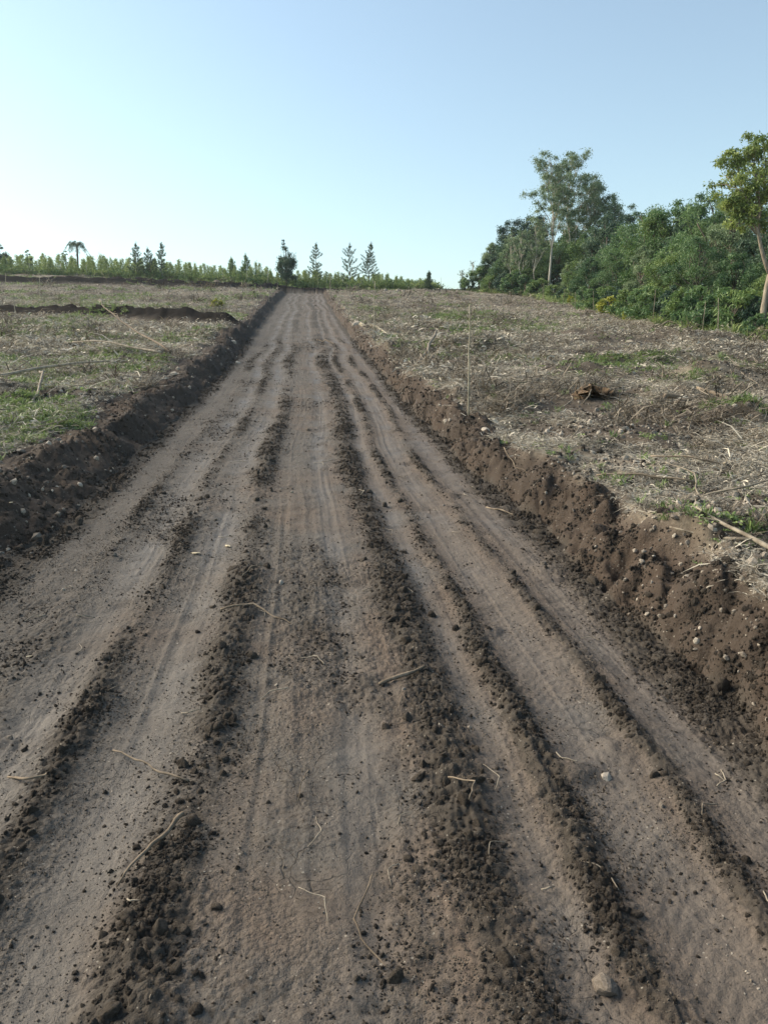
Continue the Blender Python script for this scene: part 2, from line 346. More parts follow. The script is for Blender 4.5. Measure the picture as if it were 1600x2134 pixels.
M_STAKE = simple('stake_wood', (.24, .21, .15), (.42, .38, .28), 5, .8, .2, .3, .003, rnd=.6)
M_LOG = simple('peeled_log', (.27, .235, .165), (.48, .43, .31), 4, .8, .2, .4, .006, (4, 4, .7), rnd=.4)
M_ROOT = simple('muddy_root', (.095, .075, .055), (.22, .175, .125), 9, .9, .2, .6, .006, rnd=.5)
M_BARK = simple('bark', (.085, .070, .055), (.20, .17, .135), 3, .9, .2, .6, .03, (4, 4, 1), rnd=.4)
M_PALEBARK = simple('pale_bark', (.30, .28, .23), (.50, .47, .41), 2, .8, .2, .3, .02, (3, 3, .5), rnd=.3)
M_TANBARK = simple('tan_bark', (.16, .13, .10), (.34, .29, .225), 3, .9, .2, .6, .03, (3, 3, .7), rnd=.3)
M_STUMPWOOD = simple('rotten_wood', (.06, .045, .032), (.24, .165, .10), 4, .9, .15, .8, .02, (5, 5, .8), rnd=.2)
def leaf_mat(name, dark, light, trans=.3, rough=.5, rnd=.5):
    t = NT(name)
    f = t.math('ADD', t.attr('tint').outputs['Fac'], t.math('MULTIPLY', t.math('SUBTRACT', t.rnd(), .5), rnd))
    d = t.n('ShaderNodeClamp'); t.t.links.new(f, d.inputs[0])
    c = t.mix(d.outputs[0], dark, light); t.done(c, rough, .35)
    tr = t.n('ShaderNodeBsdfTranslucent'); t.t.links.new(c, tr.inputs[0])
    mx = t.n('ShaderNodeMixShader'); mx.inputs[0].default_value = trans
    t.t.links.new(t.b.outputs[0], mx.inputs[1]); t.t.links.new(tr.outputs[0], mx.inputs[2]); t.t.links.new(mx.outputs[0], t.out.inputs[0])
    return t.m
L_BROAD = leaf_mat('leaf_broad', (0.050, 0.108, 0.048), (0.145, 0.235, 0.087))
L_DARK = leaf_mat('leaf_dark', (0.032, 0.072, 0.048), (0.090, 0.146, 0.082))
L_LIGHT = leaf_mat('leaf_light', (0.078, 0.148, 0.047), (0.215, 0.295, 0.093))
L_EUC = leaf_mat('leaf_eucalyptus', (0.092, 0.146, 0.078), (0.243, 0.321, 0.166))
L_SAP = leaf_mat('leaf_sapling', (.15, .215, .070), (.34, .41, .145), .35)
L_PINE = leaf_mat('needle', (0.052, 0.094, 0.052), (0.124, 0.182, 0.091), .2)
L_YELLOW = leaf_mat('leaf_yellow', (.19, .22, .03), (.42, .42, .06))
L_WARM = leaf_mat('leaf_warm', (0.094, 0.154, 0.046), (0.308, 0.374, 0.103))
L_WEED = leaf_mat('weed', (0.090, 0.130, 0.050), (0.270, 0.360, 0.120), .3)
L_STRAW = leaf_mat('straw', (.16, .143, .115), (.58, .53, .43), .15, .8, .9)

# ------------------------------------------------------------------ the ground
ROWS = np.concatenate([[-12, -7, -4, -2.4, -1.4, -.7, -.2, .2, .5, .75, .9], np.exp(np.arange(0, math.log(12), .0052)), np.exp(np.arange(math.log(12), math.log(128), .0105))])
GRID = []
def terrain_patch(name, xs, ys=None, fine=False):
    X, Y = np.meshgrid(xs, ROWS if ys is None else ys); sh = X.shape; X = X.ravel(); Y = Y.ravel()
    z, soil, crumb, smooth, grn, field, wind = terrain(X, Y, True, fine)
    if ys is None: GRID.append((xs, np.stack([z, soil, crumb, smooth, grn, field], -1).reshape(sh[0], sh[1], 6)))
    n = sh[1]; i = (np.arange(sh[0] - 1)[:, None] * n + np.arange(n - 1)[None, :]).ravel()
    Q = np.stack([i, i + 1, i + n + 1, i + n], 1)
    if name == 'dirt_road' and ys is None: Q = Q[Y[Q[:, 0]] > NEAR - .04]
    me = mesh_np(name, np.stack([X, Y, z], 1), Q, True, [M_SOIL])
    color_attr(me, 'mask', np.stack([soil, crumb, smooth], 1)); color_attr(me, 'mask2', np.stack([grn, field, wind], 1))
    return link(name, me, kind='structure')
XL, XBL, XBR, XR = -2.05, -2.95, 1.85, 2.60
NEAR = 5.5
terrain_patch('dirt_road', np.linspace(XL, XBR, 400))
terrain_patch('dirt_road', np.linspace(XL, XBR, 760), np.concatenate([[-12, -7, -4, -2.4, -1.4, -.7, -.2, .2, .5, .75, .9, 1.05], np.exp(np.arange(math.log(1.15), math.log(NEAR + .02), .0036))]), True)
terrain_patch('road_bank', np.linspace(XBL, XL, 80))
terrain_patch('road_bank', np.linspace(XBR, XR, 66))
terrain_patch('field', -np.exp(np.linspace(math.log(75), math.log(-XBL), 205)))
terrain_patch('field', np.exp(np.linspace(math.log(XR), math.log(75), 205)))
GRID.sort(key=lambda g: g[0][0])
GX = np.concatenate([GRID[0][0]] + [g[0][1:] for g in GRID[1:]]); GV = np.concatenate([GRID[0][1]] + [g[1][:, 1:] for g in GRID[1:]], 1)
def zt(x, y):
    """height and masks read off the ground meshes, so that things rest on them"""
    x = np.asarray(x, float); y = np.asarray(y, float)
    i = np.clip(np.searchsorted(GX, x) - 1, 0, len(GX) - 2); j = np.clip(np.searchsorted(ROWS, y) - 1, 0, len(ROWS) - 2)
    u = np.clip((x - GX[i]) / (GX[i + 1] - GX[i]), 0, 1)[..., None]; v = np.clip((y - ROWS[j]) / (ROWS[j + 1] - ROWS[j]), 0, 1)[..., None]
    r = (GV[j, i] * (1 - u) + GV[j, i + 1] * u) * (1 - v) + (GV[j + 1, i] * (1 - u) + GV[j + 1, i + 1] * u) * v
    return tuple(r[..., k] for k in range(6))
def hz(x, y): return float(zt(np.array([x]), np.array([y]))[0][0])
def far_ground():
    a = np.concatenate([-np.geomspace(4000, 80, 14), np.linspace(-73, 73, 60), np.geomspace(80, 4000, 14)])
    b = np.concatenate([-np.geomspace(4000, 14, 14), np.linspace(-11.5, 126, 60), np.geomspace(130, 4000, 24)])
    X, Y = np.meshgrid(a, b); sh = X.shape; X = X.ravel(); Y = Y.ravel()
    z = terrain(X, Y, False)[0] - 0.5 * ((np.abs(X) < 75) & (Y > -12) & (Y < 128))
    n = sh[1]; i = (np.arange(sh[0] - 1)[:, None] * n + np.arange(n - 1)[None, :]).ravel()
    me = mesh_np('ground', np.stack([X, Y, z], 1), np.stack([i, i + 1, i + n + 1, i + n], 1), True, [M_SOIL])
    o = np.ones(len(X)); color_attr(me, 'mask', np.stack([o * .1, o * 0, o * 0], 1)); color_attr(me, 'mask2', np.stack([o * .7, o, o * 0], 1))
    link('ground', me, kind='structure')
far_ground()

# ------------------------------------------------------------------ scattering of what nobody could count
def scatter(name, P, rot, scl, idx, variants, label, cat):
    """one object: geometry nodes place the variant meshes on the points P"""
    c = bpy.data.collections.new(name + '_pieces')
    for k, me in enumerate(variants): c.objects.link(bpy.data.objects.new('%s_piece_%02d' % (name, k), me))
    me = bpy.data.meshes.new(name); n = len(P); me.vertices.add(n); me.vertices.foreach_set('co', np.asarray(P, np.float32).ravel())
    a = me.attributes.new('rot', 'FLOAT_VECTOR', 'POINT'); a.data.foreach_set('vector', np.asarray(rot, np.float32).ravel())
    a = me.attributes.new('scl', 'FLOAT_VECTOR', 'POINT'); a.data.foreach_set('vector', np.asarray(scl, np.float32).ravel())
    a = me.attributes.new('idx', 'INT', 'POINT'); a.data.foreach_set('value', np.asarray(idx, np.int32))
    ob = link(name, me, label=label, cat=cat, kind='stuff')
    g = bpy.data.node_groups.new(name, 'GeometryNodeTree')
    g.interface.new_socket('Geometry', in_out='INPUT', socket_type='NodeSocketGeometry'); g.interface.new_socket('Geometry', in_out='OUTPUT', socket_type='NodeSocketGeometry')
    N = g.nodes; gi = N.new('NodeGroupInput'); go = N.new('NodeGroupOutput'); ip = N.new('GeometryNodeInstanceOnPoints'); ci = N.new('GeometryNodeCollectionInfo')
    ci.inputs['Collection'].default_value = c; ci.inputs['Separate Children'].default_value = True; ci.inputs['Reset Children'].default_value = True
    def na(nm, ty):
        d = N.new('GeometryNodeInputNamedAttribute'); d.data_type = ty; d.inputs['Name'].default_value = nm
        return [s for s in d.outputs if s.enabled and s.name == 'Attribute'][0]
    er = N.new('FunctionNodeEulerToRotation')
    g.links.new(gi.outputs[0], ip.inputs['Points']); g.links.new(ci.outputs[0], ip.inputs['Instance']); ip.inputs['Pick Instance'].default_value = True
    g.links.new(na('idx', 'INT'), ip.inputs['Instance Index']); g.links.new(na('rot', 'FLOAT_VECTOR'), er.inputs[0]); g.links.new(er.outputs[0], ip.inputs['Rotation'])
    g.links.new(na('scl', 'FLOAT_VECTOR'), ip.inputs['Scale']); g.links.new(ip.outputs[0], go.inputs[0])
    md = ob.modifiers.new('scatter', 'NODES'); md.node_group = g
    return ob
def ico(sub):
    import bmesh
    bm = bmesh.new(); bmesh.ops.create_icosphere(bm, subdivisions=sub, radius=1)
    V = np.array([v.co[:] for v in bm.verts]); F = np.array([[v.index for v in f.verts] for f in bm.faces]); bm.free(); return V, F
ICO = {k: ico(k) for k in (1, 2, 3)}
def lump_mesh(name, seed, mat, sub=2, rough=.30, ang=.0, flat=.75, smooth=None):
    """an irregular lump of soil or stone; ang > 0 gives it flat broken faces"""
    V, F = ICO[sub]; r = np.random.default_rng(seed); o = r.uniform(0, 50, 3); d = np.ones(len(V))
    for k in range(3):
        A = r.normal(size=(5, 3)); ph = r.uniform(0, 6.3, 5); d = d + rough * .45 / (k + 1) * np.sin((V * (1.3 + 1.7 * k)) @ A.T + ph).mean(1) * 2
    V = V * d[:, None]
    for k in range(int(ang * 14)):
        n = r.normal(size=3); n /= np.linalg.norm(n); h = r.uniform(.55, .9); e = np.maximum(V @ n - h, 0); V = V - e[:, None] * n
    V = V * np.array([1, r.uniform(.7, 1.0), flat * r.uniform(.8, 1.1)]) + r.normal(size=V.shape) * rough * (.05 if sub < 3 else .035)
    return mesh_np(name, V, F, ang == 0 if smooth is None else smooth, [mat])
def inview(x, y, m=1.25):
    yaw = R(5.67); f = x * math.sin(yaw) + y * math.cos(yaw); s = x * math.cos(yaw) - y * math.sin(yaw)
    return (np.abs(s) < .5 * f * m + .4) & (f > .6)
# loose crumbs of soil on the road and its banks
def soil_crumbs():
    N = 1300000
    y = np.exp(rng.uniform(math.log(1.1), math.log(30), N)); x = rng.uniform(-2.75, 2.45, N)
    k = inview(x, y); x = x[k]; y = y[k]
    z, soil, crumb, smooth, grn, field = zt(x, y)
    cl = np.clip(.5 + 1.3 * fbm(x * 6, y * 6, 93, 2), .1, 1.3)
    pr = np.clip((crumb ** 1.1 * cl * 1.5 + .30 * soil * cl * np.where(x < 0, .45, 1.9) + .10 * cl * cl) * (1 - field), 0, 1.3) * np.clip(1.2 - y / 34, .15, 1)
    k = rng.uniform(size=len(x)) < pr * .55; x = x[k]; y = y[k]; z = z[k]; cr = np.clip(np.maximum(crumb[k], soil[k]), 0, 1)
    s = np.exp(rng.normal(math.log(.0036), .62, len(x))) * (.5 + .75 * cr)
    s = np.clip(s, .0015, .008 + .012 * cr) * (1 + .05 * y)
    P = np.stack([x, y, z + s * .12], 1); n = len(x); 
    scatter('soil_crumbs', P, rng.uniform(0, 6.28, (n, 3)), np.stack([s * rng.uniform(.8, 1.4, n), s, s * rng.uniform(.65, 1.1, n)], 1), rng.integers(0, 8, n),
            [lump_mesh('crumb', 100 + i, M_CLOD, 1, .5, .3 if i % 2 else 0) for i in range(8)], 'dark loose crumbs of soil strewn over the graded road', 'soil')
soil_crumbs()
M_GRIT = simple('grit', (.060, .049, .038), (.165, .138, .108), 3, .95, .15, .3, .05, rnd=1.2)
def road_grit():
    N = 330000; y = np.exp(rng.uniform(math.log(1.1), math.log(7.5), N)); x = rng.uniform(-2.0, 1.85, N); k = inview(x, y, 1.1); x = x[k]; y = y[k]
    z, soil, crumb, smooth, grn, field = zt(x, y); pr = np.clip(.10 + 1.2 * (fbm(x * 2.6, y * 1.7, 96, 3) + .05), .03, .8) * (1 - .6 * smooth) * sstep(7.5, 4.5, y)
    k = rng.uniform(size=len(x)) < pr * .75; x = x[k]; y = y[k]; n = len(x); z = terrain(x, y, True, True)[0]; s = np.clip(np.exp(rng.normal(math.log(.0019), .45, n)), .0009, .006) * (1 + .07 * y); 
    scatter('road_grit', np.stack([x, y, z + s * .15], 1), rng.uniform(0, 6.28, (n, 3)), np.stack([s * 1.2, s, s * .8], 1), rng.integers(0, 5, n), [lump_mesh('grit', 150 + i, M_GRIT, 1, .5, .3) for i in range(5)],
            'fine brown grit lying on the rolled road surface', 'grit')
road_grit()
def straw_tuft(seed, n, L, wd, flat, mat=None, curl=.5, up=0.0):
    r = np.random.default_rng(seed); b = MB()
    for i in range(n):
        a = r.uniform(0, 6.28); p = np.array([r.normal() * .45, r.normal() * .45, abs(r.normal()) * flat * .4]) * (1 - up * .7)
        d = np.array([math.cos(a), math.sin(a), (r.normal() * flat if not up else abs(r.normal()) * .4 + up)]); d /= np.linalg.norm(d); l = L * r.uniform(.4, 1.3)
        side = np.cross(d, [0, 0, 1.0]); side /= np.linalg.norm(side) + 1e-6; q = p + d * l * .5 + side * r.normal() * l * .15 * curl + np.array([0, 0, abs(r.normal()) * l * .12])
        e = p + d * l + side * r.normal() * l * .35 * curl - np.array([0, 0, l * .12 * up]); ww = wd * r.uniform(.6, 1.5)
        wv = (side * .8 + np.array([0, 0, r.normal() * .5])); wv = wv / np.linalg.norm(wv) * ww
        tt = r.uniform(0, 1)
        b.add([p - wv, p + wv, q + wv, q - wv, e], [[0, 1, 2, 3]], [[3, 2, 4]], tt)
    return b.mesh('tuft', mat or L_STRAW)
def leafy(seed, n, L, W, mat, h=.5, spread=.6):
    r = np.random.default_rng(seed); b = MB(); P = r.normal(size=(n, 3)) * np.array([spread, spread, h * .35]) * .6; P[:, 2] = np.abs(P[:, 2]) + .02
    D = P * 1.0 + r.normal(size=(n, 3)) * .4; D[:, 2] = np.abs(D[:, 2]) * .5
    b.leaves(P, D, L * r.uniform(.5, 1.3, n), W * r.uniform(.6, 1.3, n), r.uniform(0, 1, n), r)
    return b.mesh('weed_leaves', mat)
def field_points(N, y0, y1, fn):
    y = np.exp(rng.uniform(math.log(y0), math.log(y1), N)); s = rng.uniform(-1, 1, N); yaw = R(5.67)
    f = y; lat = s * (.5 * f * 1.2 + .6); x = lat * math.cos(yaw) + f * math.sin(yaw); yy = -lat * math.sin(yaw) + f * math.cos(yaw)
    z, soil, crumb, smooth, grn, field = zt(x, yy)
    k = rng.uniform(size=N) < fn(x, yy, soil, grn, field); return x[k], yy[k], z[k], soil[k], grn[k]
def forest_edge(y): return np.interp(y, [0, 22, 24, 29, 41, 52, 67, 80, 95], [40, 18, 15.2, 14.9, 16.6, 18.2, 19.8, 17.0, 15.5])
def litter():
    x, y, z, so, gr = field_points(330000, 2.6, 86, lambda x, y, so, gr, f: f * (1 - .5 * so) * (so < .7) * np.clip(.1 + 1.5 * (fbm(x * .7, y * .7, 91, 3) + .35), .04, 1) * (x < forest_edge(y) + 1))
    n = len(x); farf = sstep(7, 26, y)
    s = rng.uniform(.05, .15, n) * (1 + 1.2 * farf) * np.where(rng.uniform(size=n) < .06, 2.0, 1) * (.55 + .45 * sstep(3, 9, y)); idx = np.where(rng.uniform(size=n) < farf, rng.integers(5, 10, n), rng.integers(0, 5, n))
    V = [straw_tuft(200 + i, 12, .50, .024, .35) for i in range(3)] + [straw_tuft(205 + i, 7, 1.6, .016, .16, None, .9) for i in range(2)] + [straw_tuft(210 + i, 11, .40, .034, .35) for i in range(5)]
    scatter('dry_litter', np.stack([x, y, z + .01], 1), np.stack([rng.normal(size=n) * .2, rng.normal(size=n) * .2, rng.uniform(0, 6.28, n)], 1),
            np.stack([s, s, s * rng.uniform(.5, 1.2, n)], 1), idx, V, 'pale dry stalks and chopped brush littering the cleared field', 'litter')
litter()
L_BRUSH = leaf_mat('brush', (.060, .050, .038), (.27, .23, .175), .1, .85, .9)
def brush():
    """matted heaps of roots, stalks and twigs left by the clearing"""
    x, y, z, so, gr = field_points(9000, 3.2, 88, lambda x, y, so, gr, f: f * np.clip(2.6 * (fbm(x * .42, y * .42, 95, 3) + .02), .02, .55) * (x < forest_edge(y) + .5))
    n = len(x); s = rng.uniform(.09, .26, n) * (1 + .035 * y) * (.35 + .65 * sstep(4, 11, y)); 
    V = [straw_tuft(250 + i, 46, .95, .014, .55, L_BRUSH, 1.3) for i in range(4)] + [straw_tuft(255 + i, 34, 1.0, .022, .7, L_BRUSH, 1.0, .35) for i in range(3)]
    scatter('brush_heaps', np.stack([x, y, z], 1), np.stack([rng.normal(size=n) * .2, rng.normal(size=n) * .2, rng.uniform(0, 6.28, n)], 1), np.stack([s * 1.3, s, s * rng.uniform(.5, 1.1, n)], 1), rng.integers(0, 7, n), V,
            'tangled heaps of dead roots and stalks on the cleared field', 'brush')
brush()
def pebbles():
    x, y, z, so, gr = field_points(220000, 2.4, 80, lambda x, y, so, gr, f: (f * .55 + .10 * so * (1 - f)) * np.clip(.25 + 1.5 * (vnoise(x * .9, y * .9, 92) + .35), 0, 1) * (x < forest_edge(y)))
    n = len(x); s = np.clip(np.exp(rng.normal(math.log(.0095), .6, n)), .003, .04) * (1 + .035 * y)
    pale = rng.uniform(size=n) < .30; idx = np.where(pale, rng.integers(0, 4, n), rng.integers(4, 9, n))
    V = [lump_mesh('pebble', 300 + i, M_STONE, 1, .3, .4) for i in range(4)] + [lump_mesh('pebble', 310 + i, M_EARTHY if i % 2 else M_CLOD, 1, .35, .3) for i in range(5)]
    scatter('field_pebbles', np.stack([x, y, z + s * .2], 1), rng.uniform(0, 6.28, (n, 3)), np.stack([s, s, s * .8], 1), idx, V, 'small pale stones and clods strewn over the cleared field', 'pebbles')
pebbles()
def weeds():
    x, y, z, so, gr = field_points(190000, 2.6, 90, lambda x, y, so, gr, f: np.clip(gr * gr * 1.9 + .015 * f, 0, 1) * (x < forest_edge(y) + 1))
    n = len(x); s = rng.uniform(.035, .10, n) * (1 + .04 * y); idx = rng.integers(0, 8, n)
    V = [leafy(400 + i, 26, .42, .16, L_WEED) for i in range(4)] + [straw_tuft(410 + i, 16, .9, .035, .4, L_WEED, .5, .8) for i in range(4)]
    scatter('weed_cover', np.stack([x, y, z], 1), np.stack([rng.normal(size=n) * .1, rng.normal(size=n) * .1, rng.uniform(0, 6.28, n)], 1), np.stack([s] * 3, 1), idx, V,
            'low green weeds sprouting in patches on the cleared field', 'weeds')
weeds()
# ------------------------------------------------------------------ trees and plants
def thing(name, x, y, label, cat, group=None, rz=0.0, s=1.0, dz=0.0):
    o = bpy.data.objects.new(name, None); col.objects.link(o); o.empty_display_size = .3
    o.location = (x, y, hz(x, y) + dz); o.rotation_euler = (0, 0, rz); o.scale = (s, s, s)
    o['label'] = label; o['category'] = cat
    if group: o['group'] = group
    return o
def limb(r, a, b, n=6, wob=.06, sag=0.0):
    a = np.array(a, float); b = np.array(b, float); t = np.linspace(0, 1, n)[:, None]; L = np.linalg.norm(b - a)
    p = a + (b - a) * t + np.cumsum(r.normal(size=(n, 3)), 0) * wob * L / n * np.sin(np.pi * t) * 2
    p[:, 2] += sag * L * np.sin(np.pi * t[:, 0]); return p
def clump_leaves(b, r, c, rad, n, L, W, tint, droop=0.0, shell=.35):
    """leaves spread through a lumpy ball of foliage"""
    u = r.normal(size=(n, 3)); u /= np.linalg.norm(u, axis=1)[:, None]
    A = r.normal(size=(4, 3)); bump = 1 + .35 * np.sin(u @ A.T * 2.2 + r.uniform(0, 6, 4)).mean(1) * 2
    q = (shell + (1 - shell) * r.uniform(size=n)) ** 1.0 * bump; k = r.uniform(size=n) < .25; q[k] *= r.uniform(.2, .9, k.sum())
    P = np.array(c) + u * q[:, None] * np.array(rad)
    D = u * .7 + r.normal(size=(n, 3)) * .7; D[:, 2] -= droop
    b.leaves(P, D, L * r.uniform(.55, 1.35, n), W * r.uniform(.6, 1.3, n), np.clip(tint + r.normal(size=n) * .16, 0, 1), r)
def broad_tree(seed, H, width, nclump, leaf, nleaf, lmat, bmat, base=.18, droop=.2, asp=.45, lean=0.0, top=1.0):
    """trunk mesh and crown mesh of a round-headed tree H metres tall"""
    r = np.random.default_rng(seed); tb = MB(); cb = MB()
    tr = H * .016 + .03; crownz = H * (base + .25)
    tp = limb(r, (0, 0, -.15), (lean * H + r.normal() * .03 * H, r.normal() * .03 * H, H * .8), 9, .10)
    tb.tube(tp, np.linspace(tr * 1.25, tr * .25, 9), 8, .5, .08, r)
    for k in range(nclump):
        f = (k + .5) / nclump; zc = H * (base + (1 - base) * f ** .85 * .93); prof_ = math.sin(math.pi * min(1, .16 + .80 * f ** top)) ** .75
        a = k * 2.4 + r.uniform(-.5, .5); d = width * prof_ * r.uniform(.35, .92); c = np.array([d * math.cos(a), d * math.sin(a), zc + r.normal() * .04 * H])
        i = min(8, max(1, int(8 * (zc / H) * .8))); c[:2] += tp[i][:2]
        tb.tube(limb(r, tp[i], c * [1, 1, .97], 5, .12, .06), np.linspace(tr * .42, tr * .08, 5), 5, .5, .05, r)
        rad = width * r.uniform(.18, .40) * (.65 + .5 * prof_)
        clump_leaves(cb, r, c, (rad, rad, rad * r.uniform(.6, .85)), int(nleaf * rad * rad / (width * width * .11) * r.uniform(.8, 1.2)), leaf, leaf * asp, .02 + .72 * r.uniform() + .18 * f, droop)
    return tb.mesh('trunk', bmat, True), cb.mesh('crown', lmat)
def place_tree(name, meshes, x, y, label, cat='tree', group=None, rz=0.0, s=1.0):
    o = thing(name, x, y, label, cat, group, rz, s, -.05)
    for nm, me in zip(('trunk', 'crown'), meshes): link(nm, me, o)
    return o
rr = random.Random(5)
KIND = [broad_tree(11, 6, 2.2, 30, .17, 640, L_BROAD, M_BARK, .06), broad_tree(12, 6, 2.0, 26, .15, 760, L_DARK, M_BARK, .06, .35),
        broad_tree(13, 6, 2.3, 32, .17, 640, L_BROAD, M_BARK, .04, .6, .30), broad_tree(14, 6, 1.5, 26, .16, 640, L_EUC, M_BARK, .12, .7, .25),
        broad_tree(15, 6, 2.1, 28, .18, 600, L_LIGHT, M_BARK, .06, .4, .35)]
KN = ['broadleaf_tree', 'dense_tree', 'spreading_tree', 'slender_tree', 'pale_leaved_tree']
WOOD = [(19.2, 79, 5.0, 3), (20.4, 78.6, 7.0, 1), (22.4, 77.6, 7.3, 1), (22.9, 75, 6.0, 3), (24.0, 71, 5.8, 0), (24.3, 66, 6.0, 4), (23.3, 60, 6.4, 1),
        (22.3, 54, 5.3, 0), (20.9, 48, 6.2, 2), (20.6, 44.5, 6.2, 4), (21.4, 42.5, 5.8, 1), (20.4, 39, 6.2, 2), (20.3, 36, 6.0, 3), (20.6, 33.5, 5.6, 1), (22.8, 31, 5.4, 0), (23.5, 28, 5.6, 2),
        (25.5, 75, 6.4, 0), (26.5, 62, 6.6, 1), (25.2, 55, 6.2, 2), (24.6, 49, 6.4, 1), (24, 44, 6.3, 0), (24.4, 38.5, 6.2, 1), (25, 34, 6, 2),
        (20.9, 60.5, 2.6, 4), (19.8, 54, 3.3, 0), (19.2, 48, 3.7, 2), (18.4, 42.5, 3.6, 3), (17.8, 37.5, 3.7, 4), (17.5, 34.3, 3.8, 2), (17.8, 31.5, 3.1, 0), (18.4, 29.5, 2.7, 4), (22.6, 66.5, 3.0, 3), (20.4, 74.5, 3.4, 4), (18.6, 76.5, 2.8, 2), (19.6, 75.5, 4.2, 0), (20.6, 77, 5.2, 2), (21.6, 72.8, 4.4, 0), (22.6, 70.5, 4.6, 2), (18.2, 79.6, 3.2, 0), (21.4, 79.5, 6.2, 0), (23.4, 80, 6.6, 2)]
MARKS = [(15.9, 26.1, 'the forked tan-barked tree'), (15.0, 30.5, 'the heaped bare branches'), (15.7, 37.2, 'the small yellow bush'), (16.3, 41.3, 'the larger yellow bush'), (17.6, 51.4, 'the low yellowish bush'), (21.4, 68.5, 'the white eucalyptus trunk'), (17.8, 80, 'the outer end of the wood')]
USED = set()
def wood_label(kind, x, y, h, front):
    m = min(MARKS, key=lambda q: abs(q[1] - y)); d = x - float(forest_edge(np.array(y)))
    rel = ('beside ' if d < 1.3 else 'behind ') if front else ('just behind ' if d < 3 else 'well behind ' if d < 5.5 else 'deep in the wood behind ')
    for pre in ('', 'tall ' if h > (1.4 if front else 5) else 'low ', 'taller ' if h > (1.35 if front else 4.5) else 'lower ', 'fuller ', 'smaller '):
        lb = pre + kind + ' ' + rel + m[2]
        if lb not in USED: break
    USED.add(lb); return lb
KL = ['broad mid green tree', 'dark green dense-leaved tree', 'spreading drooping-leaved tree', 'slim grey-green tree', 'lighter green leafy tree']
for (x, y, h, k) in WOOD:
    place_tree(KN[k], KIND[k], x, y, wood_label(KL[k], x, y, h, False), 'tree', 'trees of the wood beside the cleared field', rr.uniform(0, 6.28), h / 6.0 * 1.05)
SHR = [broad_tree(31, 1.6, .95, 12, .17, 300, L_BROAD, M_BARK, .02, .1, .38, 0, .8), broad_tree(32, 1.6, 1.05, 12, .20, 260, L_LIGHT, M_BARK, .02, .4, .25, 0, .8),
       broad_tree(33, 1.6, .9, 12, .13, 420, L_DARK, M_BARK, .02, .1, .45, 0, .8)]
SL = ['leafy mid green shrub', 'feathery light green shrub', 'small-leaved dark green shrub']
SN = ['leafy_shrub', 'feathery_shrub', 'dark_shrub']
for i, (x, y, h) in enumerate([(20.2, 68, 1.3), (19.7, 62, 1.2), (19.5, 58, 1.1), (18.9, 55, 1.2), (18.6, 52, 1.2), (18.0, 48.5, 1.3), (17.5, 45, 1.4), (17.2, 42.6, 1.4), (16.9, 40, 1.4), (16.6, 38, 1.4), (16.3, 36, 1.5), (16.0, 34.4, 1.5),
                               (15.9, 33, 1.5), (15.8, 31.6, 1.6), (15.7, 30.2, 1.6), (15.8, 29, 1.5), (16.0, 28, 1.6), (16.6, 27.2, 1.6), (17.0, 26.0, 1.5), (15.2, 25.4, .8), (15.9, 24.8, .9), (16.9, 24.6, 1.2), (18, 24.5, 1.5), (19.6, 25.5, 2.2), (21, 25, 2.2), (18.8, 72, 1.4), (18.0, 76, 1.5), (16.6, 80, 1.4), (17.6, 79, 2.2), (19.4, 69.2, 1.7), (18.9, 71.2, 2.0), (20.5, 67.6, 1.5), (18.5, 73.4, 1.9), (19.9, 71.6, 2.4)]):
    k = (0, 1, 2, 1, 0)[i % 5]
    place_tree(SN[k], SHR[k], x, y, wood_label(SL[k], x, y, h, True), 'shrub', 'shrubs along the foot of the wood', rr.uniform(0, 6.28), h / 1.6 * 1.15)
YEL = broad_tree(35, .8, .55, 9, .12, 170, L_YELLOW, M_BARK, .02, 0, .5, 0, .8)
for i, (x, y, s, lb) in enumerate([(16.3, 41.3, 1.25, 'larger yellow-leaved bush between green shrubs at the wood edge'), (15.7, 37.2, .8, 'small yellow-leaved bush at the wood edge beside dark shrubs'),
                                   (17.6, 51.4, .7, 'yellowish low bush beside white trunk at the wood edge'), (-5.1, 46.5, .7, 'yellow flowering bush alone on the field beyond the soil windrow')]):
    place_tree('yellow_bush', YEL, x, y, lb, 'bush', None, i * 1.3, s)
# tall eucalyptus trees: bare pale stems, open drooping heads
def eucalyptus(seed, H, heads, leaf=.24, n=420, stem=.11):
    r = np.random.default_rng(seed); tb = MB(); cb = MB()
    tp = limb(r, (0, 0, -.2), (heads[-1][0] * .6, heads[-1][1] * .6, H * .93), 12, .05); tb.tube(tp, np.linspace(stem, .02, 12), 8, .5, .04, r)
    for (hx, hy, hzz, rad) in heads:
        c = np.array([hx, hy, hzz]); i = int(np.clip((hzz / H - .20) * 12, 2, 10)); lp = limb(r, tp[i], c, 6, .08, .05)
        tb.tube(lp, np.linspace(stem * .40, .012, 6), 5, .5, .04, r)
        for k in range(7):
            e = c + np.clip(r.normal(size=3), -1.6, 1.6) * rad * np.array([.62, .62, .55]); tb.tube(limb(r, lp[r.integers(2, 5)], e, 4, .1), [stem * .14, .014, .010, .006], 4, .5, 0, r)
            clump_leaves(cb, r, e, (rad * .55, rad * .55, rad * .42), int(n / 7 * r.uniform(.6, 1.4)), leaf, leaf * .27, r.uniform(.25, .8), .9, .15)
    return tb.mesh('trunk', M_PALEBARK, True), cb.mesh('crown', L_EUC)
def heads(r, n, z0, z1, w, rad):
    out = []
    for k in range(n):
        f = (k + .5) / n; a = k * 2.4 + r.uniform(-.6, .6); d = w * math.sin(math.pi * (.22 + .72 * f)) * r.uniform(.35, 1.0)
        out.append((d * math.cos(a), d * math.sin(a), z0 + (z1 - z0) * f + r.uniform(-.2, .2), rad * r.uniform(.75, 1.2)))
    return out
re_ = random.Random(3)
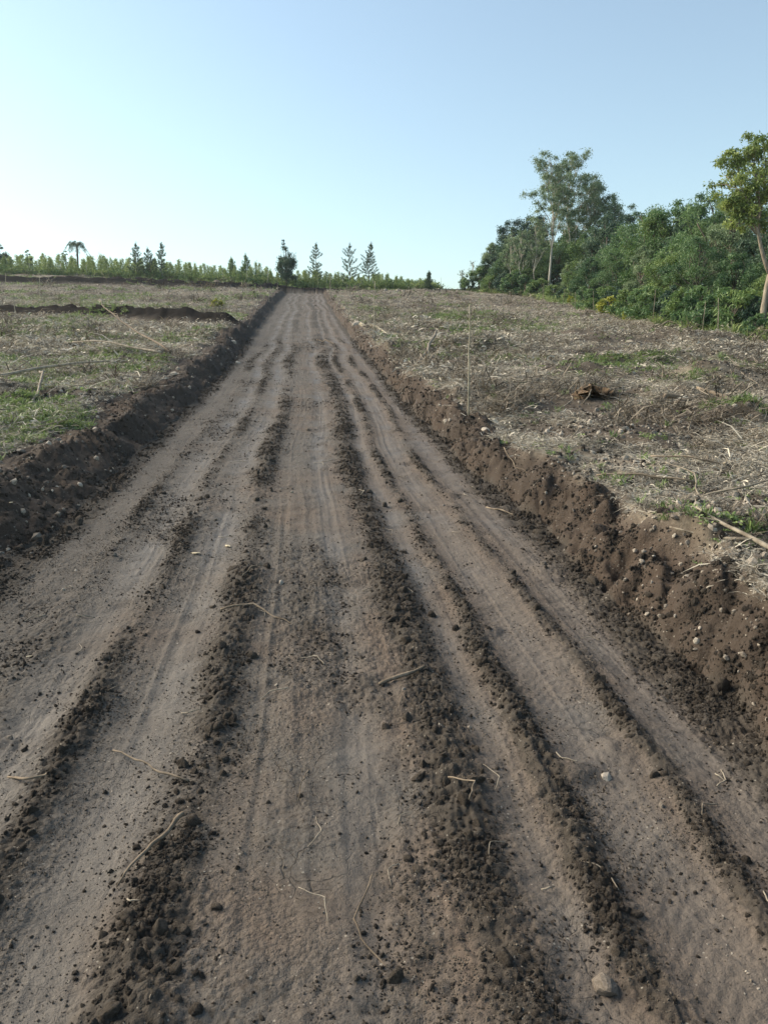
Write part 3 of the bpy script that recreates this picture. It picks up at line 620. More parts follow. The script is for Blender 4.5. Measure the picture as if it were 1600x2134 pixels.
for (x, y, H, wd, z0, lb, st) in [(21.4, 68.5, 12.0, 1.9, .55, 'tallest eucalyptus with bare white trunk rising above the wood', .13), (23.6, 70, 12.4, 1.9, .48, 'tall eucalyptus with twin drooping heads just behind the white trunk', .12),
                                  (26.0, 71, 10.6, 1.6, .5, 'shorter eucalyptus with loose head above the wood canopy', .10), (27.6, 70, 8.6, 1.3, .5, 'small-headed eucalyptus on the flank of the tall pair', .09),
                                  (20.3, 69.8, 6.6, .9, .5, 'thin young eucalyptus beside the tall white trunk', .035), (19.4, 70.5, 6.0, .8, .5, 'slim young eucalyptus standing before the dark trees', .032), (19.0, 72.5, 5.6, .8, .45, 'slim young eucalyptus at the end of the wood', .032)]:
    big = H > 8
    place_tree('eucalyptus_tree', eucalyptus(int(x * 10), H, heads(re_, 15 if big else 9, H * z0, H * .96, wd, .95 if big else .5), .20, 900 if big else 260, st), x, y, lb, 'tree', 'eucalyptus trees at the wood')
# the forked tree with tan bark in front of the wood
def forked_tree():
    r = np.random.default_rng(77); tb = MB(); cb = MB()
    fork = np.array([.05, 0, 2.1])
    tb.tube(limb(r, (-.06, 0, -.2), fork, 7, .02), np.linspace(.125, .09, 7), 10, .5, .06, r)
    A = limb(r, fork, (-.75, .1, 4.1), 7, .03); B = limb(r, fork, (.10, 0, 4.4), 7, .02)
    tb.tube(A, np.linspace(.075, .045, 7), 8, .5, .06, r); tb.tube(B, np.linspace(.09, .06, 7), 8, .5, .06, r)
    hd = [(-1.2, .1, 4.9, .7), (-1.75, .3, 5.45, .6), (-1.0, -.3, 5.5, .75), (-1.1, .2, 6.3, .45), (-.45, .3, 5.0, .7), (-.1, 0, 5.95, .85), (.55, -.2, 5.4, .8), (.75, .3, 6.2, .75), (1.2, 0, 5.8, .8), (-1.6, -.2, 4.95, .55), (-.6, -.2, 5.9, .7), (-1.45, .2, 5.9, .5),
          (1.6, .2, 5.2, .75), (1.9, -.2, 6.0, .7), (.3, .3, 4.65, .6), (-1.35, -.2, 4.25, .55), (-.6, -.3, 4.3, .55), (1.1, .3, 4.5, .6), (2.3, .1, 5.3, .7), (-.2, .4, 5.4, .7), (.4, .2, 6.5, .6), (1.3, 0, 6.5, .55), (-1.25, -.1, 3.75, .45), (-.45, .2, 6.3, .45), (-.3, .2, 3.9, .4), (.7, .1, 4.0, .45), (-1.7, .1, 4.5, .4)]
    for (hx, hy, hh, rad) in hd:
        src = A if hx < -.2 else B; s0 = src[r.integers(4, 7)]; c = np.array([hx, hy, hh]); lp = limb(r, s0, c, 6, .06, .08); tb.tube(lp, np.linspace(.045, .012, 6), 5, .5, .05, r)
        for k in range(6):
            e = c + np.clip(r.normal(size=3), -1.5, 1.5) * rad * np.array([.55, .55, .45]); tb.tube(limb(r, lp[3], e, 4, .1), [.014, .010, .008, .004], 4, .5, 0, r)
            clump_leaves(cb, r, e, (rad * .62, rad * .62, rad * .42), int(150 * r.uniform(.6, 1.4)), .12, .05, r.uniform(.15, .95), .35, .2)
    return tb.mesh('trunk', M_TANBARK, True), cb.mesh('crown', L_WARM)
place_tree('forked_tree', forked_tree(), 15.9, 26.1, 'tall tan-barked tree with forked trunk and sunlit yellow-green crown', 'tree', None, 0.0, .97)
# pines on the crest
def pine(seed, H, w, whorls=11, bare=.3, full=1.0, lm=None):
    r = np.random.default_rng(seed); tb = MB(); cb = MB()
    tp = limb(r, (0, 0, -.1), (r.normal() * .16, 0, H), 10, .05); tb.tube(tp, np.linspace(.06, .012, 10), 6, .5, .03, r)
    for k in range(whorls):
        f = k / (whorls - 1); zc = H * (bare + (1 - bare) * f * .96); L = w * (1 - f) ** .75 * r.uniform(.75, 1.1) + .12; nb = 5 if f < .8 else 4; a0 = r.uniform(0, 6.28)
        for j in range(nb):
            if r.uniform() > full: continue
            a = a0 + j * 6.28 / nb + r.uniform(-.3, .3); l = L * r.uniform(.4, 1.25); c0 = tp[min(9, int(zc / H * 9.99))] * [1, 1, 0] + [0, 0, zc]
            e = c0 + np.array([l * math.cos(a), l * math.sin(a), l * (.38 + .5 * f)]); bp = limb(r, c0, e, 6, .08, -.08); tb.tube(bp, np.linspace(.016, .005, 6), 4, .5, 0, r)
            m = int(24 + 60 * l); t = r.uniform(.15, 1.05, m) ** .8; P = np.stack([np.interp(t * 5, np.arange(6), bp[:, q]) for q in range(3)], 1) + r.normal(size=(m, 3)) * .03
            D = (e - c0)[None, :] / l * .7 + r.normal(size=(m, 3)) * .65; D[:, 2] += .35; D /= np.linalg.norm(D, axis=1)[:, None]
            cb.leaves(P + D * .09, D, .22 * r.uniform(.7, 1.2, m), .035, np.clip(.4 + r.normal(size=m) * .25, 0, 1), r)
    m = 90; P = tp[9] + r.normal(size=(m, 3)) * [.05, .05, .16]; D = r.normal(size=(m, 3)) * .5; D[:, 2] += 1; cb.leaves(P, D, .2, .035, .5, r)
    return tb.mesh('trunk', M_BARK, True), cb.mesh('crown', lm or L_PINE)
for i, (x, y, H, wd, bare, full, lb) in enumerate([(-18.8, 92, 3.7, .95, .10, .82, 'young pine with pointed top, first of the three above the saplings'), (-17.3, 92.5, 3.3, 1.1, .10, .85, 'shorter bushy pine in the middle of three above the saplings'),
        (-15.8, 91.5, 3.9, .8, .12, .78, 'young pine with tufted narrow top, last of the three above the saplings'), (1.3, 90.5, 4.7, 1.05, .18, .85, 'lone slim pine next to the dense round tree on the crest'),
        (5.1, 90, 4.6, 1.5, .18, .75, 'open pine with long low side branches on the crest'), (7.2, 89, 4.8, 1.05, .30, .9, 'pine with bare lower trunk behind the tall stake'), (13.5, 86.5, 1.9, .42, .05, 1, 'small dark conifer standing alone near the low wall'),
        (-8.1, 91.5, 2.5, .85, .02, 1, 'small bushy conical conifer among the saplings, wider of two'), (-6.8, 91, 2.6, .8, .02, 1, 'small bushy conical conifer among the saplings, taller of two')]):
    place_tree('pine_tree', pine(500 + i, H, wd, 12, bare, full, L_LIGHT if 'bushy conical' in lb else None), x, y, lb, 'tree', 'conifers along the crest')
def round_tree():
    r = np.random.default_rng(41); tb = MB(); cb = MB(); tb.tube(limb(r, (0, 0, -.1), (0, 0, 3.6), 8, .03), np.linspace(.10, .02, 8), 7, .5, .05, r)
    for k in range(46):
        u = r.normal(size=3); u /= np.linalg.norm(u); c = np.array([0, 0, 1.95]) + u * np.array([.95, .95, 1.75]) * r.uniform(.45, 1.0) * np.array([1 - .55 * max(0, u[2]), 1 - .55 * max(0, u[2]), 1])
        tb.tube(limb(r, (0, 0, max(.2, c[2] * .7)), c, 4, .1), [.02, .015, .01, .005], 4, .5, 0, r); q = r.uniform(.28, .48); clump_leaves(cb, r, c, (q, q, q * .85), 210, .14, .06, r.uniform(.05, .8), .2)
    return tb.mesh('trunk', M_BARK, True), cb.mesh('crown', L_DARK)
place_tree('round_tree', round_tree(), -2.0, 89, 'dense dark round tree with a sprout on top beside the road end', 'tree', None, 0.0, 1.2)
link('sprout', (lambda b, r: ([clump_leaves(b, r, (.0, 0, .3 + .3 * k), (.20 + .04 * (k % 2), .2, .17), 70, .13, .05, .35, .1) for k in range(3)], b.tube([(0, 0, -.6), (.02, 0, 0), (0, 0, .7)], [.03, .02, .01]), b.mesh('sprout', L_DARK))[-1])(MB(), np.random.default_rng(42)),
     bpy.data.objects['round_tree'], (-.22, 0, 3.3))
place_tree('slender_tree', eucalyptus(61, 2.4, heads(re_, 7, .9, 2.3, .35, .28), .16, 50, .03), 17.0, 85.5, 'thin open sapling tree at the outer end of the wood', 'tree')
place_tree('slender_tree', eucalyptus(62, 3.4, heads(re_, 5, 2.4, 3.3, .25, .22), .15, 34, .03), 18.4, 86.5, 'spindly bare-stemmed sapling tree poking above the wood end', 'tree')
place_tree('broadleaf_tree', broad_tree(63, 3.6, 1.1, 14, .2, 250, L_DARK, M_BARK, .2), -34.9, 95, 'dark leafy tree behind the saplings at the end of the plantation', 'tree')
place_tree('slender_tree', broad_tree(64, 3.2, .6, 9, .18, 130, L_EUC, M_BARK, .3), -31.6, 96, 'small thin tree behind the saplings near the palm', 'tree')
place_tree('slender_tree', broad_tree(65, 3.5, .35, 7, .16, 60, L_EUC, M_BARK, .5), -27.7, 97, 'thin sparse tree close beside the palm behind the saplings', 'tree')
# palm behind the saplings
def palm():
    r = np.random.default_rng(9); o = thing('palm_tree', -26.2, 96, 'grey-green palm with drooping fronds behind the young plantation', 'palm')
    b = MB(); H = 3.6; b.tube(limb(r, (0, 0, -.1), (.1, 0, H), 8, .03), np.linspace(.13, .10, 8), 8, .5, .08, r); link('trunk', b.mesh('trunk', M_BARK, True), o)
    for k in range(17):
        a = k * 2.4; L = r.uniform(1.4, 1.9); el = r.uniform(.1, 1.35); f = MB(); t = np.linspace(0, 1, 9)
        hx = L * (t * .35 + t * .5 * math.cos(el)) + .05; zz = H + L * (t * math.sin(el) * 1.1 - t ** 2.4 * (.85 + .5 * math.sin(el)))
        sp = np.stack([hx * math.cos(a), hx * math.sin(a), zz], 1); f.tube(sp, np.linspace(.022, .006, 9), 4, .5)
        m = 46; q = r.uniform(.12, 1, m); P = np.stack([np.interp(q * 8, np.arange(9), sp[:, i]) for i in range(3)], 1); sd_ = np.where(np.arange(m) % 2, 1, -1)[:, None]
        D = sd_ * np.array([-math.sin(a), math.cos(a), 0])[None] * .6 + np.array([math.cos(a) * .3, math.sin(a) * .3, -.75])[None] + r.normal(size=(m, 3)) * .15
        D /= np.linalg.norm(D, axis=1)[:, None]; f.leaves(P + D * .17, D, .36, .045, np.clip(.4 + r.normal(size=m) * .2, 0, 1), r)
        link('frond', f.mesh('frond', L_PINE), o)
palm()
# plantation of young trees along the crest
def sapling(seed, H=2.0):
    r = np.random.default_rng(seed); b = MB(); b.tube([(0, 0, -.1), (r.normal() * .03, 0, H * .5), (0, 0, H)], [.022, .014, .005], 5, .1)
    for k in range(24):
        f = (k + .5) / 24; zc = H * (.06 + .90 * f); L = .58 * (1 - f) ** .9 + .05; a = k * 2.4 + r.uniform(-.3, .3); e = np.array([L * math.cos(a), L * math.sin(a), zc + L * .45])
        b.tube([(0, 0, zc), e], [.008, .003], 3, .15); m = 22; t = r.uniform(.15, 1.15, m)[:, None]; P = np.array([0, 0, zc]) * (1 - t) + e * t + r.normal(size=(m, 3)) * .07
        D = r.normal(size=(m, 3)) * .6 + (e - [0, 0, zc]) / L; D[:, 2] -= .1; b.leaves(P, D, .17 * r.uniform(.6, 1.3, m), .055, np.clip(.45 + .2 * f + r.normal(size=m) * .2, 0, 1), r)
    return b.mesh('sapling', L_SAP)
SAPS = [sapling(600 + i) for i in range(6)]
nn = 0
for row in range(7):
    y0 = 89.6 + row * 1.35; xx = -46.0 + (row % 2) * .6
    while xx < 13.4 and nn < 298:
        x = xx + rr.uniform(-.35, .35); yy = y0 + rr.uniform(-.3, .3) + (3.0 * float(sstep(-6, -14, np.array(x))) if True else 0) - (1.5 if x > 5 else 0)
        xx += 1.28
        if (row > 3 and rr.random() < .15) or x < -.385 * yy - 2 or math.hypot(x + 2, yy - 89) < .8: continue
        hgt = (1.05 if x < -12 else .90 if x < 3 else .76) * rr.uniform(.72, 1.2) * (.72 if x > 11.5 else 1)
        o = link('plantation_sapling', SAPS[rr.randrange(6)], None, (x, yy, hz(x, yy) - .03), 'feathery young tree in the pale green plantation along the crest', 'sapling', 'saplings of the crest plantation', None, (0, 0, rr.uniform(0, 6.28)) and None)
        o.rotation_euler = (0, 0, rr.uniform(0, 6.28)); o.scale = (hgt, hgt, hgt); nn += 1
# long grass under the saplings and along the wood
def long_grass():
    x = rng.uniform(-47, 15, 8200); y = 88.3 + rng.uniform(0, 9, 8200) ** 1 + 3 * sstep(-6, -14, x) - 1.5 * (x > 5)
    y2 = rng.uniform(22, 82, 2600); x2 = forest_edge(y2) + rng.uniform(-.5, 2.4, 2600)
    x = np.concatenate([x, x2]); y = np.concatenate([y, y2]); z = zt(x, y)[0]; n = len(x); s = rng.uniform(.35, .85, n) * np.where(np.arange(n) < 8200, 1.55, .75)
    V = [straw_tuft(700 + i, 18, .95, .03, .4, L_SAP if i < 3 else L_WEED, .5, 1.3) for i in range(5)] + [leafy(720 + i, 40, .3, .12, L_SAP if i else L_BROAD, 1.6, .5) for i in range(3)]
    scatter('long_grass', np.stack([x, y, z - .02], 1), np.stack([rng.normal(size=n) * .1, rng.normal(size=n) * .1, rng.uniform(0, 6.28, n)], 1), np.stack([s] * 3, 1), rng.integers(0, 8, n), V,
            'rough green undergrowth below the saplings and along the wood', 'grass')
long_grass()
# ------------------------------------------------------------------ stakes, branches, stones and clods
M_TWIG = simple('twig_wood', (.10, .080, .058), (.26, .21, .155), 12, .85, .2, .4, .002, rnd=.5)
def polyline(name, pts, rad, mat, label, cat, group=None, sides=6, lift=None, zabs=None, wob=.03, seg=5, rough=.10, seed=0, forks=()):
    """a bent stick lying over the ground along world points (x, y) or (x, y, height above ground)"""
    r = np.random.default_rng(abs(hash(name + label)) % 1000 + seed if False else seed + len(label)); P = []
    for p in pts: P.append((p[0], p[1], hz(p[0], p[1]) + (p[2] if len(p) > 2 else .0)))
    P = np.array(P); n = (len(P) - 1) * seg + 1; t = np.linspace(0, len(P) - 1, n); Q = np.stack([np.interp(t, np.arange(len(P)), P[:, k]) for k in range(3)], 1)
    L = np.linalg.norm(P[-1] - P[0]); uu = np.linspace(0, 1, n)[:, None]; nz = sum(np.sin(uu * f_ + r.uniform(0, 6.3, 3)) * r.normal(size=3) / (1 + .6 * k_) for k_, f_ in enumerate((4.0, 9.0, 17.0))) * wob * L * .35; Q = Q + (nz - nz[0])
    R_ = np.interp(np.linspace(0, 1, n), np.linspace(0, 1, len(rad)), rad)
    if lift is None: Q[:, 2] = np.maximum(Q[:, 2], np.array([hz(a, b) for a, b in Q[:, :2]]) + R_ * .55)
    o0 = Q[0].copy(); b = MB(); b.tube(Q - o0, R_, sides, .5, rough, r)
    o = link(name, b.mesh(name, mat, True), None, tuple(o0), label, cat, group)
    for (i, dx, dy, dz, fr) in forks:
        fb = MB(); a = Q[i] - o0; e = a + np.array([dx, dy, dz]); fb.tube(limb(r, a, e, 5, .08), np.linspace(fr, fr * .4, 5), 5, .5, rough, r); link('side_branch', fb.mesh('side_branch', mat, True), o)
    return o
def stake(x, y, h, label, lean=(0, 0), bend=0.0, rad=.016, group='thin stakes set out along the road', mat=None):
    r = np.random.default_rng(int(abs(x * 100) + y * 10)); n = 9; t = np.linspace(0, 1, n)
    p = np.stack([lean[0] * h * t + bend * h * t ** 3 + r.normal(size=n) * .006, lean[1] * h * t + r.normal(size=n) * .006, -.12 + (h + .12) * t - abs(bend) * h * .3 * t ** 3], 1)
    b = MB(); b.tube(p, np.linspace(rad, rad * .55, n), 6, .5, .08, r); link('stake', b.mesh('stake', mat or M_STAKE, True), None, (x, y, hz(x, y)), label, 'stake', group)
for a in [(2.22, 10.5, 1.48, 'tallest pale wooden stake on the bank above the road', (-.015, 0), 0, .015), (2.30, 26.5, 1.80, 'straight pale stake rising beside the peeled log', (.01, 0), 0, .022),
          (2.0, 36.2, 1.35, 'crooked stake bent over near its top above the bank', (-.03, 0), -.28, .024), (1.9, 48, 1.1, 'short thin stake on the bank beyond the crooked stake', (0, 0), 0, .018),
          (1.95, 62.8, 2.0, 'tall thin stake on the bank close to the road end', (0, 0), 0, .02), (2.15, 66.8, 1.6, 'thin stake close behind a taller one near the road end', (0, 0), 0, .018),
          (1.4, 85.6, 1.3, 'stake standing past the end of the road', (0, 0), 0, .018), (-2.75, 39.2, 1.28, 'leaning stake on the bank where the windrow meets the road', (-.06, 0), 0, .024),
          (-4.0, 43, 1.2, 'stake beside the bright weed patch behind the windrow', (.05, 0), 0, .018), (-3.0, 52.2, 1.1, 'stake tilted towards the field above the bank', (-.22, 0), .0, .018),
          (-2.5, 56, .9, 'short stake at the top of the dark bank', (0, 0), 0, .016), (-18.4, 57.5, 1.4, 'lone stake between the two soil windrows', (.07, 0), 0, .03), (-12.9, 37.0, .95, 'short stake planted in the near soil windrow', (-.12, 0), .0, .022),
          (-2.6, 77, 1.4, 'stake at the corner where the far windrow meets the road', (0, 0), 0, .022), (-4.2, 86.5, 1.5, 'stake leaning in front of the dense round tree', (.25, 0), 0, .022), (-26.0, 72.5, .9, 'stub of a stake behind the far windrow', (.1, 0), 0, .03),
          (8.9, 87.0, .9, 'stake in front of the crest saplings by the pale stones', (0, 0), 0, .02), (14.8, 86.0, 1.5, 'thin dark pole beside the low wall', (0, 0), 0, .018)]:
    stake(*a)
for i, x in enumerate([-33.5, -30.2, -26.8, -24.1, -21.7, -19.6, -16.2, -13.4, -11.1, -8.9, -6.3, -4.0, 2.4, 4.3, 6.2, 7.4, 9.6, 12.6, 13.9]):
    y = 88.6 + 3.0 * float(sstep(-6, -14, np.array(x))) - (1.2 if x > 5 else 0); stake(x, y, rr.uniform(.9, 1.5), 'pale fence post in the row in front of the crest saplings', (rr.uniform(-.08, .08), 0), 0, .035, 'fence posts before the plantation', M_PALEBARK)
for i, (x, y, h) in enumerate([(14.3, 27.3, 1.25), (14.0, 25.6, 1.1), (15.7, 45, 1.1), (16.1, 43.0, 1.2), (17.4, 52.4, 1.2), (17.0, 55.5, 1.1), (15.1, 33.2, 1.4), (18.7, 61, 1.3)]):
    stake(x, y, h, 'pale fence post standing against the shrubs of the wood', (rr.uniform(-.12, .12), 0), 0, .018, 'fence posts along the wood', M_WOOD)
# low wall past the crest
wl_ = thing('low_wall', 15.6, 86.6, 'low pale wall on the crest between small conifer and wood', 'wall')
def box(x0, x1, y0, y1, z0, z1):
    V = [(x, y, z) for z in (z0, z1) for y in (y0, y1) for x in (x0, x1)]; Q = [(0, 2, 3, 1), (4, 5, 7, 6), (0, 1, 5, 4), (2, 6, 7, 3), (0, 4, 6, 2), (1, 3, 7, 5)]
    b = MB(); b.add(V, Q); return b
link('panel', box(-1.5, 1.7, -.06, .06, -.3, .16).mesh('panel', M_EARTHY), wl_)
link('coping', box(-1.6, 1.8, -.10, .10, .163, .22).mesh('coping', M_PALEBARK), wl_)
# logs and branches on the field
polyline('log', [(-7.7, 27.6), (-6.4, 27.3), (-5.2, 26.9)], [.07, .08, .065], M_LOG, 'thick pale peeled log lying in the brush below the windrow', 'log', None, 10, wob=.008)
polyline('log', [(-8.0, 27.3), (-7.3, 25.9)], [.07, .07], M_LOG, 'short cut log with pale end beside the long peeled log', 'log', None, 10, wob=.005)
polyline('branch', [(-7.1, 28.5, 1.0), (-5.4, 23.0, .55), (-3.2, 17.9, .05)], [.012, .022, .032], M_ROOT, 'long dark bare branch propped up slantwise over the brush', 'branch', None, 7, lift=1, forks=((2, .5, .3, -.1, .014), (5, -.4, .8, .25, .014)))
polyline('branch', [(-6.0, 21.0, .2), (-4.7, 19.4, .12), (-3.3, 18.2, .05)], [.014, .022, .028], M_WOOD, 'straight bare pole lying beneath the slanting dark branch', 'branch', None, 7, forks=((4, .5, .5, .1, .015),))
polyline('branch', [(-5.8, 14.4, .10), (-4.9, 15.4, .16), (-4.0, 16.8, .12)], [.030, .026, .014], M_WOOD, 'thick pale branch lying across weeds above the bank', 'branch', None, 7, forks=((2, .3, .6, .3, .015), (4, -.4, .3, .3, .012)))
polyline('branch', [(-13.4, 35.2), (-12.2, 35.6)], [.03, .025], M_LOG, 'short pale branch at the foot of the near windrow', 'branch')
polyline('branch', [(-10.3, 28.9), (-9.3, 28.3, .1), (-8.4, 28.2)], [.03, .035, .02], M_WOOD, 'thin grey branch lying behind the short cut log', 'branch')
polyline('branch', [(-3.7, 10.8), (-4.0, 12.6, .2), (-4.4, 14.2, .3)], [.02, .018, .008], M_WOOD, 'thin pale forked branch among weeds at the bank', 'branch', None, 5, forks=((3, -.2, .8, .15, .010),))
polyline('log', [(2.2, 31.8), (3.0, 28.5), (3.8, 25.9)], [.07, .06, .035], M_LOG, 'long reddish pale log pointing at the straight stake', 'log', None, 9, wob=.01)
polyline('branch', [(2.55, 17.9), (3.0, 19.6, .12), (3.7, 21.9, .22)], [.045, .04, .03], M_WOOD, 'stout bare branch with a pale stone at its end', 'branch')
polyline('forked_branch', [(2.46, 4.60, .03), (2.50, 4.28, .06), (2.60, 3.95, .05), (2.72, 3.66, .03), (2.95, 3.35, .03)], [.007, .011, .015, .018, .020], M_WOOD, 'forked pale branch lying at the edge of the bank', 'branch', None, 8, wob=.012, forks=((8, -.31, .42, -.01, .013), (4, -.12, .10, .02, .005)))
for (p, rd_, lb) in [([(0.31, 3.37, .01), (.42, 3.40, .025), (.55, 3.47, .02)], [.011, .013, .009], 'thick pale root lying across the loose soil ridge'),
        ([(-.80, 2.93, .01), (-.62, 2.80, .015), (-.44, 2.66, .02)], [.004, .0055, .006], 'straight thin twig pointing into the clod ridge'), ([(-.52, 4.33, .03), (-.33, 4.32, .05), (-.22, 4.2, .03), (-.10, 4.12, .01)], [.009, .008, .006, .004], 'bent dark twig crossing the ridge of clods'),
        ([(-.32, 5.1, .03), (-.38, 4.95, .05), (-.44, 4.82, .02)], [.007, .008, .004], 'curled root on the far part of the clod ridge'), ([(.175, 2.13, .008), (.14, 2.05, .015), (.095, 1.94, .01), (.105, 1.86, .012), (.17, 1.76, .006)], [.003, .0042, .0045, .004, .0025], 'long curved twig with frayed tip on the crumbly middle strip'),
        ([(-.60, 2.13, .01), (-.54, 2.24, .02), (-.49, 2.30, .035), (-.45, 2.42, .03)], [.004, .008, .009, .012], 'gnarled brown root lying along the clod ridge'), ([(-.90, 3.47, .01), (-.95, 3.38, .012), (-.91, 3.22, .01)], [.003, .004, .003], 'hooked thin twig on the smooth grey strip'),
        ([(.40, 29.5), (.7, 28.3, .05), (.98, 27.2)], [.02, .025, .015], 'dark stick lying alone on the far road'), ([(1.60, 6.73), (1.70, 6.52, .03), (1.78, 6.42)], [.010, .010, .006], 'pale bent stick at the foot of the bank'),
        ([(-.02, 2.70), (-.05, 2.60, .012), (-.06, 2.47)], [.003, .003, .002], 'short thin rootlet on the crumbly middle strip'), ([(-1.15, 2.78), (-1.05, 2.70, .015), (-.93, 2.75)], [.006, .007, .004], 'muddy root fragment beside the rough patch of clods'),
        ([(.49, 2.55, .02), (.56, 2.44, .05), (.53, 2.36, .04)], [.004, .004, .003], 'thin branching rootlet on the broad soil ridge'), ([(2.45, 6.3, .04), (2.8, 6.15, .06), (3.15, 5.95, .04)], [.012, .016, .012], 'bare branch lying on the field above the bank'),
        ([(3.2, 6.9, .05), (3.5, 6.6, .1), (3.75, 6.5, .05)], [.012, .014, .010], 'curved grey branch on the field near pale stones'), ([(2.0, 7.7, .12), (2.05, 7.4, .10), (2.1, 7.1, .02)], [.008, .007, .004], 'dangling rootlet on the crest of the bank')]:
    polyline('root' if 'root' in lb else 'twig', p, [q * .72 for q in rd_], M_ROOT if ('pale' not in lb and 'thin' not in lb) else M_TWIG, lb, 'root' if 'root' in lb else 'twig', None, 6, wob=.05, rough=.25)
polyline('twig', [(14.2, 31.0, .1), (15.0, 31.6, .3), (16.0, 30.6, .15)], [.03, .035, .02], M_WOOD, 'bare branch heaped in brush before the wood', 'branch'); polyline('twig', [(13.8, 29.4, .1), (14.6, 29.9, .25), (15.3, 29.0, .1)], [.025, .03, .02], M_WOOD, 'crossed bare branch in the brush before the wood', 'branch')
for i in range(95):
    left_ = i % 2; y = math.exp(rr.uniform(math.log(5.5 if not left_ else 9), math.log(42))); x = (rr.uniform(2.7, min(.62 * y, 14)) if not left_ else -rr.uniform(3.0, max(3.6, .42 * y)))
    a = rr.uniform(0, 6.28); L = rr.uniform(.2, .7) * (1 + .02 * y); r0 = rr.uniform(.003, .008) * (1 + .03 * y)
    polyline('dead_stick', [(x, y, .02), (x + L * .5 * math.cos(a), y + L * .5 * math.sin(a), rr.uniform(.03, .15)), (x + L * math.cos(a + .3), y + L * math.sin(a + .3), rr.uniform(.0, .2))], [r0, r0, r0 * .5], M_WOOD,
             'thin bare stick among the debris of the cleared field', 'stick', 'sticks strewn over the cleared field', 5, wob=.05, seed=i)
for i in range(46):
    y = math.exp(rr.uniform(math.log(1.8), math.log(9))); x = rr.uniform(-1.7, 1.7); a = rr.uniform(0, 6.28); L = rr.uniform(.04, .14) * (1 + .05 * y); r0 = rr.uniform(.0012, .0026) * (1 + .1 * y)
    polyline('rootlet', [(x, y, .006), (x + L * .5 * math.cos(a), y + L * .5 * math.sin(a), rr.uniform(.008, .02)), (x + L * math.cos(a + .5), y + L * math.sin(a + .5), .006)], [r0, r0, r0 * .6], M_WOOD, 'tiny pale rootlet torn up on the road surface', 'rootlet', 'rootlets on the road', 5, wob=.05, seed=i)
# hollow stump and torn roots
def stump():
    o = thing('hollow_stump', 4.45, 11.8, 'hollow brown tree stump torn out of the cleared field', 'stump', None, .15, .72, -.06)
    r = np.random.default_rng(4); n, m = 22, 7; th = np.linspace(-.45, math.pi + .35, n); V = []
    for s_, rad in ((0, .30), (1, .20)):
        for j in range(m):
            f = j / (m - 1); rim = .12 * r.normal(size=n) * (j == 0)
            rr_ = rad * (1 + .16 * np.sin(th * 3 + 1) + .08 * r.normal(size=n) + (.25 - .2 * f) * (1 - s_))
            V.append(np.stack([rr_ * np.cos(th) * 1.05, np.full(n, -.25 + .62 * f) + rim, rr_ * np.sin(th) * .95 + .04 - .10 * f], 1))
    V = np.concatenate(V); Q = []
    for s_ in (0, 1):
        for j in range(m - 1):
            for i in range(n - 1):
                a = s_ * n * m + j * n + i; q = [a, a + 1, a + n + 1, a + n]; Q.append(q if s_ else q[::-1])
    for i in range(n - 1): Q.append([i, i + 1, n * m + i + 1, n * m + i])
    b = MB(); b.add(V, Q); link('shell', b.mesh('shell', M_STUMPWOOD, False), o)
    for (p, r0) in [([(.28, .0, .08), (.55, -.1, .22), (.9, -.2, .12)], .07), ([(.25, -.1, .03), (.6, -.3, .1), (.95, -.42, .02)], .06), ([(.55, -.15, .12), (.85, -.1, .20), (1.15, -.15, .10)], .05), ([(-.28, .1, .1), (-.4, .0, .3), (-.36, -.05, .5)], .022), ([(.0, .3, .25), (.1, .45, .5), (.12, .5, .62)], .012)]:
        b = MB(); p = np.array(p); t = np.linspace(0, 2, 8); q = np.stack([np.interp(t, [0, 1, 2], p[:, k]) for k in range(3)], 1) + r.normal(size=(8, 3)) * .015; b.tube(q, np.linspace(r0, r0 * .45, 8), 7, .5, .2, r); link('root', b.mesh('root', M_ROOT, True), o)
stump()
for i, (pts, rad, lb) in enumerate([([(4.95, 10.5, .02), (5.15, 10.75, .16), (5.5, 10.85, .12)], [.022, .035, .03], 'split grey root curving out of the soil near hollow stump'), ([(5.2, 10.5, .04), (5.6, 10.7, .14), (5.95, 10.6, .10)], [.03, .035, .024], 'thick weathered root lying flat beyond the curving split root'),
        ([(5.75, 11.0, .25), (5.95, 10.6, .15), (6.15, 10.2, .0)], [.02, .03, .02], 'slanting weathered root propped on the thick flat root'), ([(5.1, 11.1, .05), (5.6, 11.2, .12), (6.3, 11.1, .05)], [.018, .024, .018], 'long thin root lying behind the thick weathered root')]):
    polyline('torn_root', pts, rad, M_ROOT, lb, 'root', 'roots torn out beside the hollow stump', 8, wob=.03, rough=.2, seed=i)
